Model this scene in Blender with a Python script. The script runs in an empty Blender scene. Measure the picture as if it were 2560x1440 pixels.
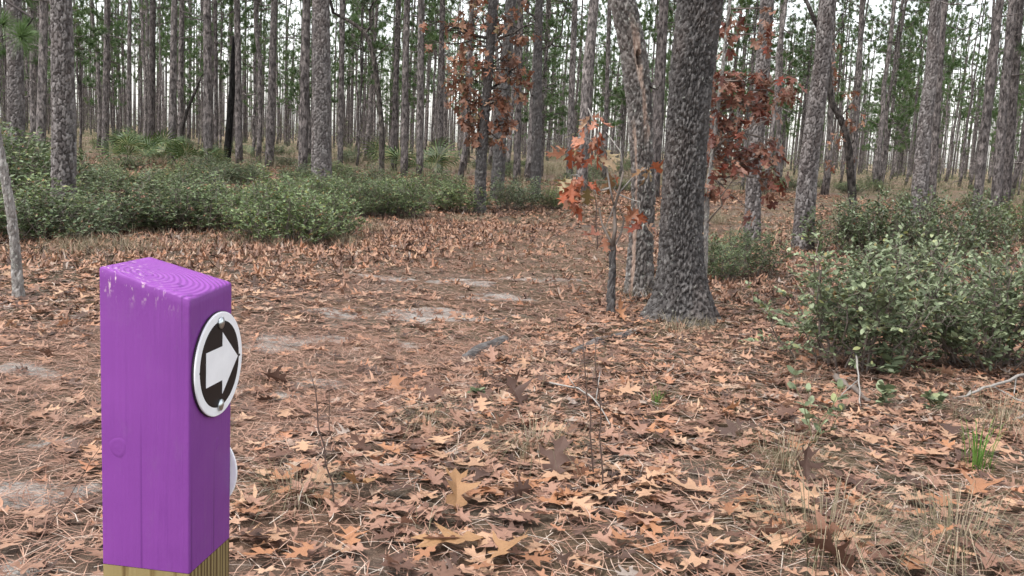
import bpy, math, random
import numpy as np
from mathutils import Vector, Matrix
from mathutils.geometry import tessellate_polygon

# ---------------------------------------------------------------- camera, sky, sun, exposure
H, FPX = 1.45, 2400.0                       # eye height (m), focal length in photo pixels (2560 wide)
PITCH, ROLL = math.atan(360 / FPX), math.radians(3.0)
sc = bpy.context.scene
COL = sc.collection
Fw = np.array([0, math.cos(PITCH), -math.sin(PITCH)])
_r = np.array([1.0, 0, 0]); _u = np.cross(_r, Fw)
Rt = _r * math.cos(ROLL) + _u * math.sin(ROLL)
Up = -_r * math.sin(ROLL) + _u * math.cos(ROLL)
cam = bpy.data.objects.new('camera', bpy.data.cameras.new('camera')); COL.objects.link(cam)
cam.matrix_world = Matrix(((Rt[0], Up[0], -Fw[0], 0), (Rt[1], Up[1], -Fw[1], 0), (Rt[2], Up[2], -Fw[2], H), (0, 0, 0, 1)))
cam.data.sensor_width = 36; cam.data.lens = 36 * FPX / 2560; cam.data.clip_start = 0.05; cam.data.clip_end = 3000
sc.camera = cam
SUN_EL, SUN_AZ = math.radians(66), math.radians(-125)      # azimuth from +Y towards +X
w = bpy.data.worlds.new('World'); sc.world = w; w.use_nodes = True
nt = w.node_tree; bg = nt.nodes['Background']
sky = nt.nodes.new('ShaderNodeTexSky'); sky.sky_type = 'NISHITA'; sky.sun_disc = False
sky.sun_elevation = SUN_EL; sky.sun_rotation = SUN_AZ; sky.dust_density = 1.6; sky.air_density = 1.3; sky.ozone_density = 1
hsv = nt.nodes.new('ShaderNodeHueSaturation'); hsv.inputs['Saturation'].default_value = 0.22   # thin overcast
nt.links.new(sky.outputs[0], hsv.inputs['Color']); nt.links.new(hsv.outputs[0], bg.inputs[0])
bg.inputs[1].default_value = 0.12
sun = bpy.data.objects.new('sun', bpy.data.lights.new('sun', 'SUN')); COL.objects.link(sun)
sun.data.energy = 1.5; sun.data.angle = math.radians(24); sun.data.color = (1, 0.965, 0.92)
sun.rotation_euler = Vector((math.sin(SUN_AZ) * math.cos(SUN_EL), math.cos(SUN_AZ) * math.cos(SUN_EL), math.sin(SUN_EL))).to_track_quat('Z', 'Y').to_euler()
vs = sc.view_settings
vs.view_transform = 'Standard'; vs.look = 'None'; vs.exposure = 1.72; vs.gamma = 1.0; vs.use_curve_mapping = False
sc.render.engine = 'CYCLES'
sc.cycles.use_denoising = True; sc.cycles.use_adaptive_sampling = True; sc.cycles.adaptive_threshold = 0.025
sc.cycles.max_bounces = 4; sc.cycles.diffuse_bounces = 3; sc.cycles.glossy_bounces = 2; sc.cycles.transmission_bounces = 3
sc.cycles.caustics_reflective = False; sc.cycles.caustics_refractive = False

# ---------------------------------------------------------------- helpers: place finding, noise
CAM = np.array([0, 0, H])
def ray(px, py): return Fw + Rt * (px - 1280) / FPX + Up * (720 - py) / FPX
def at(px, py, z=0.0):
    r = ray(px, py); return CAM + r * ((z - H) / r[2])
def plane(px, py, Y):
    r = ray(px, py); return CAM + r * (Y / r[1])
def hor(px): return 360 + math.tan(ROLL) * (px - 1280)
def atd(px, Y):                                            # ground spot at distance Y seen in column px
    py = hor(px) + H * FPX / Y
    return at(px, py)
def pix(P):
    P = np.asarray(P) - CAM; d = P @ Fw
    return 1280 + FPX * (P @ Rt) / d, 720 - FPX * (P @ Up) / d, d
def _hash(ix, iy, s):
    n = (ix.astype(np.int64) * 374761393 + iy.astype(np.int64) * 668265263 + s * 974634777) & 0x7fffffff
    n = ((n ^ (n >> 13)) * 1274126177) & 0x7fffffff
    n = (n ^ (n >> 16)) * 2246822519 & 0x7fffffff
    return (n % 100003) / 100003.0
def noise(x, y, s=0):
    x = np.asarray(x, float); y = np.asarray(y, float)
    ix = np.floor(x); iy = np.floor(y); fx = x - ix; fy = y - iy
    fx = fx * fx * (3 - 2 * fx); fy = fy * fy * (3 - 2 * fy)
    a = _hash(ix, iy, s); b = _hash(ix + 1, iy, s); c = _hash(ix, iy + 1, s); d = _hash(ix + 1, iy + 1, s)
    return (a * (1 - fx) + b * fx) * (1 - fy) + (c * (1 - fx) + d * fx) * fy
def fbm(x, y, s=0, o=3):
    t = 0; amp = .5
    for k in range(o): t = t + amp * noise(np.asarray(x) * 2 ** k, np.asarray(y) * 2 ** k, s + k); amp *= .5
    return t / (1 - .5 ** o)
def worley(u, v, nu, s=0, p=2.0, j=.8):                                 # periodic in u with nu cells
    iu = np.floor(u); iv = np.floor(v)
    F1 = np.full(u.shape, 9.0); F2 = np.full(u.shape, 9.0); ID = np.zeros(u.shape)
    for du in (-1, 0, 1):
        for dv in (-1, 0, 1):
            cu = iu + du; cv = iv + dv; cm = np.mod(cu, nu)
            px = cu + .5 + j * (_hash(cm, cv, s) - .5); py = cv + .5 + j * (_hash(cm, cv, s + 7) - .5)
            d = (np.abs(u - px) ** p + np.abs(v - py) ** p) ** (1 / p)
            n1 = d < F1
            F2 = np.where(n1, F1, np.minimum(F2, d)); ID = np.where(n1, _hash(cm, cv, s + 13), ID); F1 = np.where(n1, d, F1)
    return F1, F2, ID
def sstep(a, b, x): t = np.clip((x - a) / (b - a), 0, 1); return t * t * (3 - 2 * t)

# the trail in plan: centre line and half width, and the bare sandy spots on it
TR = np.array([at(-700, 1210)[:2], at(-250, 1090)[:2], at(300, 960)[:2], at(850, 830)[:2], at(1200, 720)[:2], at(1430, 640)[:2], at(1640, 575)[:2], at(1900, 525)[:2], atd(2080, 34)[:2], atd(2400, 50)[:2]])
TRW = np.array([1.5, 1.5, 1.5, 1.5, 1.4, 1.4, 1.4, 1.4, 1.5, 1.6])
def trail_d(x, y):                                         # signed: <1 inside
    x = np.asarray(x, float); y = np.asarray(y, float); best = np.full(x.shape, 99.0)
    for a, b, wa, wb in zip(TR[:-1], TR[1:], TRW[:-1], TRW[1:]):
        ab = b - a; t = np.clip(((x - a[0]) * ab[0] + (y - a[1]) * ab[1]) / (ab @ ab), 0, 1)
        d = np.hypot(x - a[0] - t * ab[0], y - a[1] - t * ab[1]) / (wa + (wb - wa) * t)
        best = np.minimum(best, d)
    return best
SAND = [(930, 778, .55, .28), (1080, 772, .5, .28), (1300, 692, .6, .22), (1010, 694, .5, .2), (655, 968, .35, .2), (715, 862, .35, .2), (170, 1192, .32, .26), (60, 928, .3, .14), (110, 820, .5, .2), (60, 800, .4, .16), (20, 1420, .2, .1), (640, 760, .4, .2), (1400, 640, .5, .2), (960, 850, .4, .16), (1150, 700, .4, .2), (80, 1100, .3, .12), (1240, 735, .4, .18)]
_rs = random.Random(4); SANDW = [(at(a, b)[0] + _rs.uniform(-.75, .75) * c, at(a, b)[1] + _rs.uniform(-.8, .8) * d, c * _rs.uniform(.3, .62), d * _rs.uniform(.4, .8)) for a, b, c, d in SAND for _ in range(4)]
def sand(x, y):
    s = np.zeros(np.shape(x)); n = fbm(np.asarray(x) * 3.1, np.asarray(y) * 3.1, 5, 4)
    for cx, cy, rx, ry in SANDW:
        d = np.sqrt(((x - cx) / rx) ** 2 + ((y - cy) / ry) ** 2)
        s = np.maximum(s, 1.05 - d + (n - .5) * 3.4)
    return np.clip(s * 1.15, 0, 1)
def ground_h(x, y):
    x = np.asarray(x, float); y = np.asarray(y, float)
    t = sstep(1.3, .5, trail_d(x, y))
    near = sstep(60, 8, np.abs(y) + np.abs(x) * .5)
    return (fbm(x * .45, y * .45, 21) - .5) * .10 * near - .03 * t + (fbm(x * 2.3, y * 2.3, 31, 2) - .5) * .03 * near
def gpt(p): return np.array([p[0], p[1], float(ground_h(p[0], p[1]))])

# ---------------------------------------------------------------- helpers: meshes and tags
def mesh(name, V, T, mats, attrs=None, midx=None, smooth=False):
    V = np.asarray(V, np.float32).reshape(-1, 3); T = np.asarray(T, np.int32); k = T.shape[1]
    me = bpy.data.meshes.new(name)
    me.vertices.add(len(V)); me.vertices.foreach_set('co', V.ravel())
    me.loops.add(T.size); me.loops.foreach_set('vertex_index', T.ravel())
    me.polygons.add(len(T)); me.polygons.foreach_set('loop_start', np.arange(0, T.size, k, dtype=np.int32))
    me.polygons.foreach_set('loop_total', np.full(len(T), k, np.int32))
    for m in (mats if isinstance(mats, (list, tuple)) else [mats]): me.materials.append(m)
    if midx is not None: me.polygons.foreach_set('material_index', np.asarray(midx, np.int32))
    me.polygons.foreach_set('use_smooth', np.full(len(T), bool(smooth)))
    for a, v in (attrs or {}).items():
        at_ = me.attributes.new(a, 'FLOAT', 'POINT'); at_.data.foreach_set('value', np.asarray(v, np.float32))
    me.update(calc_edges=True); me.validate()
    return me
def obj(name, me, parent=None, loc=(0, 0, 0), rot=None, scale=None):
    o = bpy.data.objects.new(name, me); COL.objects.link(o)
    o.location = [float(c) for c in loc]
    if rot is not None: o.rotation_euler = [float(c) for c in rot]
    if scale is not None: o.scale = (float(scale),) * 3 if np.isscalar(scale) else [float(c) for c in scale]
    if parent is not None: o.parent = parent
    return o
def tag(o, label=None, cat=None, group=None, kind=None):
    if label: o['label'] = label
    if cat: o['category'] = cat
    if group: o['group'] = group
    if kind: o['kind'] = kind
    return o
def root(name, loc, label, cat, group=None, rz=0):
    return tag(obj(name, None, None, loc, (0, 0, rz)), label, cat, group)
class MB:                                                   # collects triangles
    def __init__(s): s.V = []; s.T = []; s.R = []; s.M = []; s.n = 0
    def add(s, V, T, rnd=0.0, m=0):
        V = np.asarray(V, float).reshape(-1, 3); T = np.asarray(T, int)
        s.V.append(V); s.T.append(T + s.n); s.R.append(np.full(len(V), rnd) if np.isscalar(rnd) else rnd); s.M.append(np.full(len(T), m)); s.n += len(V)
    def tube(s, P, R, n=5, rnd=0.0, m=0, cap=True):
        V, T = tube(P, R, n, cap); s.add(V, T, rnd, m)
    def mesh(s, name, mats, smooth=False):
        return mesh(name, np.concatenate(s.V), np.concatenate(s.T), mats, {'rnd': np.concatenate(s.R)}, np.concatenate(s.M) if isinstance(mats, (list, tuple)) else None, smooth)
def tube(P, R, n=5, cap=True):
    P = np.asarray(P, float); k = len(P); R = np.broadcast_to(np.asarray(R, float), (k,))
    D = np.gradient(P, axis=0); D /= np.linalg.norm(D, axis=1, keepdims=True) + 1e-9
    ref = np.array([0.31, .95, .05]) if abs(D[0][2]) > .8 else np.array([0, 0, 1.0])
    A = np.cross(D, ref); A /= np.linalg.norm(A, axis=1, keepdims=True) + 1e-9
    B = np.cross(D, A); th = np.arange(n) * 2 * math.pi / n
    V = P[:, None] + R[:, None, None] * (np.cos(th)[None, :, None] * A[:, None] + np.sin(th)[None, :, None] * B[:, None])
    T = ring_tris(k, n); V = V.reshape(-1, 3)
    if cap:
        c = len(V); V = np.concatenate([V, P[:1], P[-1:]]); j = np.arange(n); j2 = (j + 1) % n
        T = np.concatenate([T, np.stack([np.full(n, c), j, j2], 1), np.stack([np.full(n, c + 1), (k - 1) * n + j2, (k - 1) * n + j], 1)])
    return V, T
def ring_tris(k, n):
    i = np.arange(k - 1)[:, None] * n; j = np.arange(n)[None]; j2 = (j + 1) % n
    a = (i + j).ravel(); b = (i + j2).ravel(); c = (i + n + j2).ravel(); d = (i + n + j).ravel()
    return np.concatenate([np.stack([a, c, b], 1), np.stack([a, d, c], 1)])
def wiggle(a, b, n, amp, rng, sag=0.0):
    a = np.asarray(a, float); b = np.asarray(b, float); t = np.linspace(0, 1, n)[:, None]
    L = np.linalg.norm(b - a); off = rng.normal(0, 1, (n, 3)) * amp * L; off[0] = 0; off[-1] = 0
    P = a + (b - a) * t + off; P[:, 2] -= sag * L * np.sin(t[:, 0] * math.pi); return P
def rotm(ax, ay, az):
    ca, sa, cb, sb, cc, ss = math.cos(ax), math.sin(ax), math.cos(ay), math.sin(ay), math.cos(az), math.sin(az)
    return np.array([[cc, -ss, 0], [ss, cc, 0], [0, 0, 1]]) @ np.array([[cb, 0, sb], [0, 1, 0], [-sb, 0, cb]]) @ np.array([[1, 0, 0], [0, ca, -sa], [0, sa, ca]])

# ---------------------------------------------------------------- materials
class NT:
    def __init__(s, name):
        s.m = bpy.data.materials.new(name); s.m.use_nodes = True; s.t = s.m.node_tree
        s.b = s.t.nodes['Principled BSDF']; s.out = s.t.nodes['Material Output']
    def n(s, typ, **kw):
        nd = s.t.nodes.new('ShaderNode' + typ)
        for k, v in kw.items():
            if hasattr(nd, k) and k not in nd.inputs: setattr(nd, k, v)
            else: s.set(nd.inputs[k.replace('_', ' ')] if isinstance(k, str) else nd.inputs[k], v)
        return nd
    def set(s, sock, v):
        if isinstance(v, bpy.types.NodeSocket): s.t.links.new(v, sock)
        elif isinstance(v, (tuple, list)) and len(v) == 3 and sock.type == 'RGBA': sock.default_value = (*v, 1)
        else: sock.default_value = v
    def attr(s, name): return s.n('Attribute', attribute_name=name).outputs['Fac']
    def objrnd(s): return s.n('ObjectInfo').outputs['Random']
    def coord(s, scale=(1, 1, 1), src='Object'):
        return s.n('Mapping', Vector=s.n('TexCoord').outputs[src], Scale=scale).outputs[0]
    def noise(s, vec, scale, detail=4, rough=.6): return s.n('TexNoise', Vector=vec, Scale=scale, Detail=detail, Roughness=rough).outputs['Fac']
    def ramp(s, fac, stops, interp='LINEAR'):
        nd = s.n('ValToRGB', Fac=fac); r = nd.color_ramp; r.interpolation = interp
        while len(r.elements) < len(stops): r.elements.new(.5)
        for e, (p, c) in zip(r.elements, stops): e.position = p; e.color = (*c, 1) if len(c) == 3 else c
        return nd.outputs[0]
    def rng(s, fac, a, b, c=0., d=1.):
        nd = s.n('MapRange'); s.set(nd.inputs[0], fac)
        for i, v in zip((1, 2, 3, 4), (a, b, c, d)): nd.inputs[i].default_value = v
        return nd.outputs[0]
    def mix(s, f, a, b, mode='MIX'):
        nd = s.n('Mix', data_type='RGBA', blend_type=mode); s.set(nd.inputs[0], f); s.set(nd.inputs[6], a); s.set(nd.inputs[7], b); return nd.outputs[2]
    def math(s, op, a, b=0.0):
        nd = s.n('Math', operation=op); s.set(nd.inputs[0], a); s.set(nd.inputs[1], b); return nd.outputs[0]
    def bump(s, h, strength=.5, dist=.01): return s.n('Bump', Height=h, Strength=strength, Distance=dist).outputs[0]
    def fin(s, col, rough=.8, bump=None, spec=.3, transl=0.0):
        s.set(s.b.inputs['Base Color'], col); s.set(s.b.inputs['Roughness'], rough); s.b.inputs['Specular IOR Level'].default_value = spec
        if bump is not None: s.set(s.b.inputs['Normal'], bump)
        if transl:
            tr = s.n('BsdfTranslucent', Color=col); mx = s.n('MixShader'); mx.inputs[0].default_value = transl
            s.t.links.new(s.b.outputs[0], mx.inputs[1]); s.t.links.new(tr.outputs[0], mx.inputs[2]); s.t.links.new(mx.outputs[0], s.out.inputs[0])
        return s.m

DEADLEAF = [(0, (.045, .026, .02)), (.16, (.10, .055, .04)), (.36, (.20, .108, .073)), (.56, (.29, .163, .108)), (.74, (.375, .222, .148)), (.86, (.34, .155, .085)), (.93, (.45, .285, .18)), (1, (.28, .23, .20))]
REDLEAF = [(0, (.09, .03, .022)), (.2, (.15, .045, .03)), (.38, (.20, .078, .05)), (.55, (.21, .105, .07)), (.72, (.27, .14, .095)), (.88, (.33, .18, .125)), (.94, (.28, .04, .02)), (1, (.38, .27, .21))]
BROWNLEAF = [(0, (.085, .04, .027)), (.3, (.17, .08, .05)), (.55, (.25, .12, .075)), (.75, (.22, .08, .045)), (.9, (.35, .20, .125)), (1, (.17, .14, .065))]
def leafmat(name, stops, per_object=False, rough=.62, transl=.18, spec=.35, tint=None):
    t = NT(name); f = t.objrnd() if per_object else t.attr('rnd')
    c = t.ramp(f, stops)
    if tint: c = t.mix(1.0, c, t.ramp(t.objrnd(), tint), 'MULTIPLY')
    v = t.coord((1, 1, 1))
    n = t.noise(v, 28, 4); c = t.mix(t.rng(n, .35, .75, 0, .55), c, t.mix(.55, c, (.05, .025, .015)))
    return t.fin(c, rough, t.bump(t.noise(v, 90, 2), .35, .004), spec, transl)
M_LITTER = leafmat('dead_leaf', DEADLEAF); M_LITTER_O = leafmat('dead_leaf_single', DEADLEAF, True)
M_RED = leafmat('red_leaf', REDLEAF, True, .5, .25); M_BROWN = leafmat('brown_leaf', BROWNLEAF, True, .6, .25); M_BROWN_S = leafmat('brown_leaf_mass', BROWNLEAF, False, .6, .25)
M_ORANGE = leafmat('orange_leaf', [(0, (.26, .06, .025)), (.3, (.36, .115, .055)), (.5, (.46, .24, .16)), (.68, (.22, .05, .028)), (.82, (.20, .19, .08)), (1, (.52, .33, .24))], True, .5, .25)
SHRUBC = [(0, (.045, .075, .03)), (.3, (.085, .13, .055)), (.65, (.135, .185, .09)), (.92, (.19, .24, .11)), (.975, (.24, .24, .08)), (.985, (.22, .10, .05)), (1, (.28, .13, .07))]
M_SHRUB = leafmat('shrub_leaf', SHRUBC, False, .5, .25, .4, [(0, (.75, .76, .80)), (.5, (.95, .95, .92)), (1, (1.2, 1.2, .95))]); NEARC = [(0, (.065, .088, .046)), (.3, (.13, .165, .088)), (.65, (.20, .245, .14)), (.92, (.28, .33, .20)), (.975, (.29, .30, .11)), (1, (.24, .12, .06))]; M_NEAR = leafmat('near_shrub_leaf', NEARC, False, .5, .25, .32); M_SHRUB_O = leafmat('shrub_leaf_single', NEARC, True, .5, .25, .32)
M_NEEDLE = leafmat('pine_needle', [(0, (.045, .09, .03)), (.5, (.085, .15, .05)), (.9, (.12, .19, .065)), (1, (.24, .15, .06))], False, .5, .3)
M_STRAW = leafmat('pine_straw', [(0, (.11, .06, .043)), (.45, (.25, .13, .09)), (.75, (.36, .22, .155)), (1, (.42, .37, .32))], False, .7, 0)
M_GRASS = leafmat('dry_grass', [(0, (.09, .09, .045)), (.25, (.145, .13, .075)), (.6, (.22, .175, .115)), (1, (.34, .28, .20))], False, .7, .2)
M_GREENGRASS = leafmat('green_grass', [(0, (.06, .14, .02)), (1, (.14, .26, .05))], False, .6, .2)
M_PALM = leafmat('palmetto_leaf', [(0, (.035, .07, .02)), (.7, (.085, .145, .042)), (1, (.18, .18, .07))], False, .45, .15)

def mat_bark(name, stops, lichen=0.0, bare=False, fine=40):
    t = NT(name); v = t.coord((1, 1, .45)); c = t.ramp(t.attr('plate'), stops)
    n = t.noise(v, 14, 6, .7); c = t.mix(t.rng(n, .3, .72, 0, .6), c, t.mix(.6, c, (.03, .026, .026)))
    n2 = t.noise(v, 3.0, 3); c = t.mix(t.rng(n2, .5, .75, 0, .25), c, (.19, .14, .12))
    if lichen:
        l = t.noise(t.coord((1, 1, .8)), 22, 5, .75); c = t.mix(t.rng(l, .66 - lichen * .12, .72 - lichen * .1, 0, .85), c, (.40, .41, .36))
    if bare:
        g = t.noise(t.coord((1, 1, .06)), 60, 3); wood = t.ramp(g, [(.25, (.11, .07, .055)), (.5, (.28, .20, .16)), (.75, (.42, .36, .31))])
        c = t.mix(t.attr('bare'), c, wood)
    return t.fin(c, .9, t.bump(t.noise(v, fine, 6, .75), .7, .012), .15)
M_PINE = mat_bark('pine_bark', [(0, (.055, .046, .044)), (.3, (.105, .092, .089)), (.55, (.165, .147, .142)), (.8, (.215, .195, .188)), (1, (.28, .257, .248))])
M_OAK = mat_bark('oak_bark', [(0, (.034, .031, .030)), (.5, (.085, .078, .076)), (1, (.16, .15, .145))], .35)
M_SNAG = mat_bark('snag_bark', [(0, (.06, .052, .049)), (.5, (.145, .13, .122)), (1, (.27, .25, .235))], .7, True)
M_GREY = mat_bark('grey_bark', [(0, (.15, .135, .125)), (.5, (.26, .24, .225)), (1, (.42, .40, .38))], .8)
def mat_far(name, dark, light):
    t = NT(name); v = t.coord((1, 1, .4)); vo = t.n('TexVoronoi', Vector=v, Scale=9.0); n = t.noise(v, 14, 6, .75)
    c = t.ramp(t.objrnd(), [(0, dark), (1, light)]); hi = t.mix(1.0, c, (2.2, 2.15, 2.1), 'MULTIPLY'); lo = t.mix(1.0, c, (.30, .29, .29), 'MULTIPLY')
    c = t.mix(t.rng(n, .40, .60), lo, t.mix(t.n('SeparateColor', Color=vo.outputs['Color']).outputs[0], c, hi))
    return t.fin(c, .9, t.bump(t.math('ADD', vo.outputs['Distance'], n), .9, .06), .1)
M_FARPINE = mat_far('distant_pine_bark', (.095, .083, .081), (.175, .157, .152))
M_FAROAK = mat_far('distant_oak_bark', (.045, .04, .038), (.075, .066, .06))
M_CHAR = mat_far('charred_bark', (.008, .008, .008), (.014, .013, .013))
def simple(name, col, rough=.7, spec=.3, metal=0.0, var=.25, scale=30):
    t = NT(name); n = t.noise(t.coord(), scale, 4); c = t.mix(t.rng(n, .3, .7, 0, var), col, tuple(x * .45 for x in col))
    t.b.inputs['Metallic'].default_value = metal; return t.fin(c, rough, None, spec)
M_TWIG = simple('twig_bark', (.13, .105, .09)); M_PALETWIG = simple('pale_twig', (.27, .25, .23), var=.6); M_STEM = simple('dead_stem', (.085, .055, .045))
M_GREENSTEM = simple('green_stem', (.16, .15, .08)); M_CONE = simple('pine_cone_scale', (.15, .10, .07), var=.5)

# forest floor: humus and pine straw with grey sand showing through
def mat_ground(name, sandattr):
    t = NT(name); v = t.coord((1, 1, 1)); warp = t.noise(v, 1.3, 3)
    n1 = t.noise(v, 9, 8, .75); n2 = t.noise(v, 70, 5, .7)
    st = t.n('TexWave', Vector=v, Scale=26.0, Distortion=24.0, Detail=4.0, Detail_Scale=3.0).outputs['Fac']
    base = t.ramp(n1, [(.28, (.085, .055, .04)), (.45, (.17, .105, .075)), (.6, (.25, .16, .115)), (.75, (.33, .25, .20))])
    base = t.mix(t.rng(n2, .35, .7, 0, .6), base, (.06, .036, .025)); base = t.mix(t.rng(st, .72, .95, 0, .5), base, (.36, .22, .14))
    base = t.mix(t.rng(warp, .42, .62, 0, .55), base, (.20, .175, .155))
    far = t.noise(v, .12, 4); base = t.mix(t.rng(far, .40, .6, 0, .55), base, (.12, .125, .06))
    if sandattr:
        s = t.math('ADD', t.attr('sand'), t.rng(t.noise(v, 11, 8, .85), .3, .7, -.9, .5)); sc_ = t.ramp(n2, [(.2, (.36, .32, .29)), (.6, (.64, .60, .56)), (.85, (.74, .71, .67))])
        base = t.mix(t.rng(s, .05, .6, 0, .95), base, sc_)
    return t.fin(base, .95, t.bump(t.math('ADD', n2, t.math('MULTIPLY', st, .4)), .9, .03), .1)
M_GROUND = mat_ground('forest_floor', False); M_TRAIL = mat_ground('trail_floor', True)

# ---------------------------------------------------------------- ground and trail
def grid(xs, ys):
    X, Y = np.meshgrid(xs, ys); n = len(xs); i = np.arange(len(ys) - 1)[:, None] * n; j = np.arange(n - 1)[None]
    a = (i + j).ravel(); return X.ravel(), Y.ravel(), np.stack([a, a + 1, a + n + 1, a + n], 1)
ax = np.concatenate([-np.geomspace(600, 12.5, 26), np.linspace(-12, 12, 161), np.geomspace(12.5, 600, 26)])
ay = np.concatenate([[-40, -15, -6], np.linspace(-3, 24, 180), np.geomspace(24.6, 900, 50)])
X, Y, Q = grid(ax, ay); o = obj('ground', mesh('ground', np.stack([X, Y, ground_h(X, Y)], 1), Q, M_GROUND, smooth=True)); tag(o, 'forest floor of dead leaves and pine straw', None, None, 'structure')
ground = o
gx, gy, Q = grid(np.arange(-8.5, 14, .09), np.arange(2.6, 36, .09))
keep = trail_d(gx, gy) + (fbm(gx * 1.7, gy * 1.7, 77) - .5) * .7 < 1.02
q = Q[keep[Q].all(1)]; used = np.unique(q); remap = np.zeros(len(gx), int); remap[used] = np.arange(len(used))
V = np.stack([gx, gy, ground_h(gx, gy) + .006], 1)[used]
o = obj('trail', mesh('trail', V, remap[q], M_TRAIL, {'sand': sand(V[:, 0], V[:, 1])}, smooth=True)); tag(o, 'sandy footpath strewn with pine straw', None, None, 'structure')

# ---------------------------------------------------------------- leaves (turkey oak): shapes and scatter
HALF = [(.012, 0), (.05, .14), (.22, .20), (.085, .31), (.20, .43), (.47, .60), (.40, .47), (.47, .60), (.27, .575), (.09, .60), (.12, .74), (.27, .93), (.20, .93), (.08, .85), (0.0, 1.02)]
HALF = [(.012, 0), (.05, .14), (.20, .17), (.24, .25), (.085, .32), (.17, .42), (.36, .49), (.49, .64), (.25, .59), (.085, .61), (.12, .74), (.23, .86), (.27, .98), (.12, .86), (0.0, 1.03)]
HALF_LO = [(.01, 0), (.06, .15), (.23, .22), (.085, .32), (.40, .50), (.46, .64), (.085, .61), (.26, .94), (0.0, 1.0)]
HALF_XLO = [(.01, 0), (.24, .24), (.085, .33), (.46, .62), (.085, .61), (0.0, 1.0)]
def leaf(rng, lo=False, curl=1.0):
    xs = rng.uniform(.6, 1.12); pts = HALF_XLO if lo == 2 else HALF_LO if lo else HALF; V = []; T = []
    for sgn in (1, -1):
        k = xs * rng.uniform(.72, 1.2); jit = rng.normal(0, .026, (len(pts), 2)); jit[0] = jit[-1] = 0
        P = [(sgn * (x * k + abs(j[0])), y + j[1]) if x > .03 else (sgn * x, y) for (x, y), j in zip(pts, jit)]
        P[-1] = (0, P[-1][1]); mid = [(0, y) for y in (() if lo == 2 else (.6,) if lo else (.8, .55, .3))]
        poly = P + mid + [(0, 0)]
        t = tessellate_polygon([[Vector((x, y, 0)) for x, y in poly]]); n0 = len(V)
        V += poly; T += [(a + n0, b + n0, c + n0) for a, b, c in t]
    V = np.array(V); x, y = V[:, 0], V[:, 1]
    c1 = rng.uniform(-.2, 1.1) * curl; c2 = rng.uniform(-.5, .8) * curl; tw = rng.uniform(-.7, .7) * curl
    z = c1 * x * x * 1.1 + c2 * (y - .5) ** 2 * .8 + tw * x * (y - .4) + rng.uniform(.05, .25) * np.abs(x) * curl + .05 * np.sin(y * 9 + rng.uniform(0, 6)) * curl * np.abs(x) * 4
    V = np.stack([x, y - .5, z], 1)
    T = np.array(T)
    a, b, c = V[T[:, 0]], V[T[:, 1]], V[T[:, 2]]; flip = np.cross(b - a, c - a)[:, 2] < 0; T[flip] = T[flip][:, ::-1]
    if not lo:                                              # stalk
        n0 = len(V); V = np.concatenate([V, [[-.012, -.5, 0], [.012, -.5, 0], [rng.uniform(-.04, .04), -.68, rng.uniform(0, .08)]]]); T = np.concatenate([T, [[n0, n0 + 2, n0 + 1]]])
    return V, T
def scatter(protos, P, S, rx, ry, rz, R):                   # joins transformed copies, vectorised
    rng = np.random.default_rng(len(P)); which = rng.integers(0, len(protos), len(P)); VV = []; TT = []; RR = []; n = 0
    for k, (v, t) in enumerate(protos):
        i = np.where(which == k)[0]
        if not len(i): continue
        ca, sa, cb, sb, cc, ss = np.cos(rx[i]), np.sin(rx[i]), np.cos(ry[i]), np.sin(ry[i]), np.cos(rz[i]), np.sin(rz[i])
        x = v[None, :, 0] * S[i, None]; y = v[None, :, 1] * S[i, None]; z = v[None, :, 2] * S[i, None]
        y, z = y * ca[:, None] - z * sa[:, None], y * sa[:, None] + z * ca[:, None]
        x, z = x * cb[:, None] + z * sb[:, None], -x * sb[:, None] + z * cb[:, None]
        x, y = x * cc[:, None] - y * ss[:, None], x * ss[:, None] + y * cc[:, None]
        W = np.stack([x, y, z], 2) + P[i, None]
        VV.append(W.reshape(-1, 3)); TT.append((t[None] + (np.arange(len(i)) * len(v))[:, None, None] + n).reshape(-1, 3)); RR.append(np.repeat(R[i], len(v))); n += len(i) * len(v)
    return np.concatenate(VV), np.concatenate(TT), np.concatenate(RR)
rng = np.random.default_rng(11)
PROT = [leaf(rng, False, rng.uniform(.35, 1.25)) for _ in range(24)]; PROT_XLO = [leaf(rng, 2, rng.uniform(.6, 1.6)) for _ in range(10)]; PROT_LO = [leaf(rng, True, rng.uniform(.7, 2.2)) for _ in range(10)]
def dens(x, y):
    t = trail_d(x, y); d = np.where(t < 1, .26 + .45 * sstep(.65, 1.0, t), 1.0) * np.clip(.28 + 1.45 * fbm(x * .95, y * .95, 41), .3, 1.4) * (1 - .5 * sand(x, y))
    return np.clip(d, 0, 1.3)
def spots(y0, y1, per_m2, rng, mg=1.0):
    n = int(per_m2 * .56 * (y1 ** 2 - y0 ** 2) * 1.25 * 1.3)
    y = np.sqrt(rng.uniform(y0 ** 2, y1 ** 2, n)); x = (rng.uniform(-.60, .60, n)) * (y + mg)
    k = rng.uniform(0, 1.3, n) < dens(x, y); return x[k], y[k]
def litter(y0, y1, per, protos, rng, smin=.065, smax=.145):
    x, y = spots(y0, y1, per, rng); n = len(x); S = rng.triangular(smin, smin + .03, smax, n)
    up = rng.uniform(0, 1, n) < .05; sd = np.where(up, .5, .10)
    return np.stack([x, y, ground_h(x, y) + .012 + rng.uniform(0, .03, n) + up * .02], 1), S, rng.normal(0, 1, n) * sd, rng.normal(0, 1, n) * sd, rng.uniform(0, 6.283, n), rng.uniform(0, 1, n)
A = litter(2.7, 9, 235, PROT, rng)
px, py, d = pix(A[0]); vis = (px > 620) & (px < 2530) & (py > 300) & (py < 1425)
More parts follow.
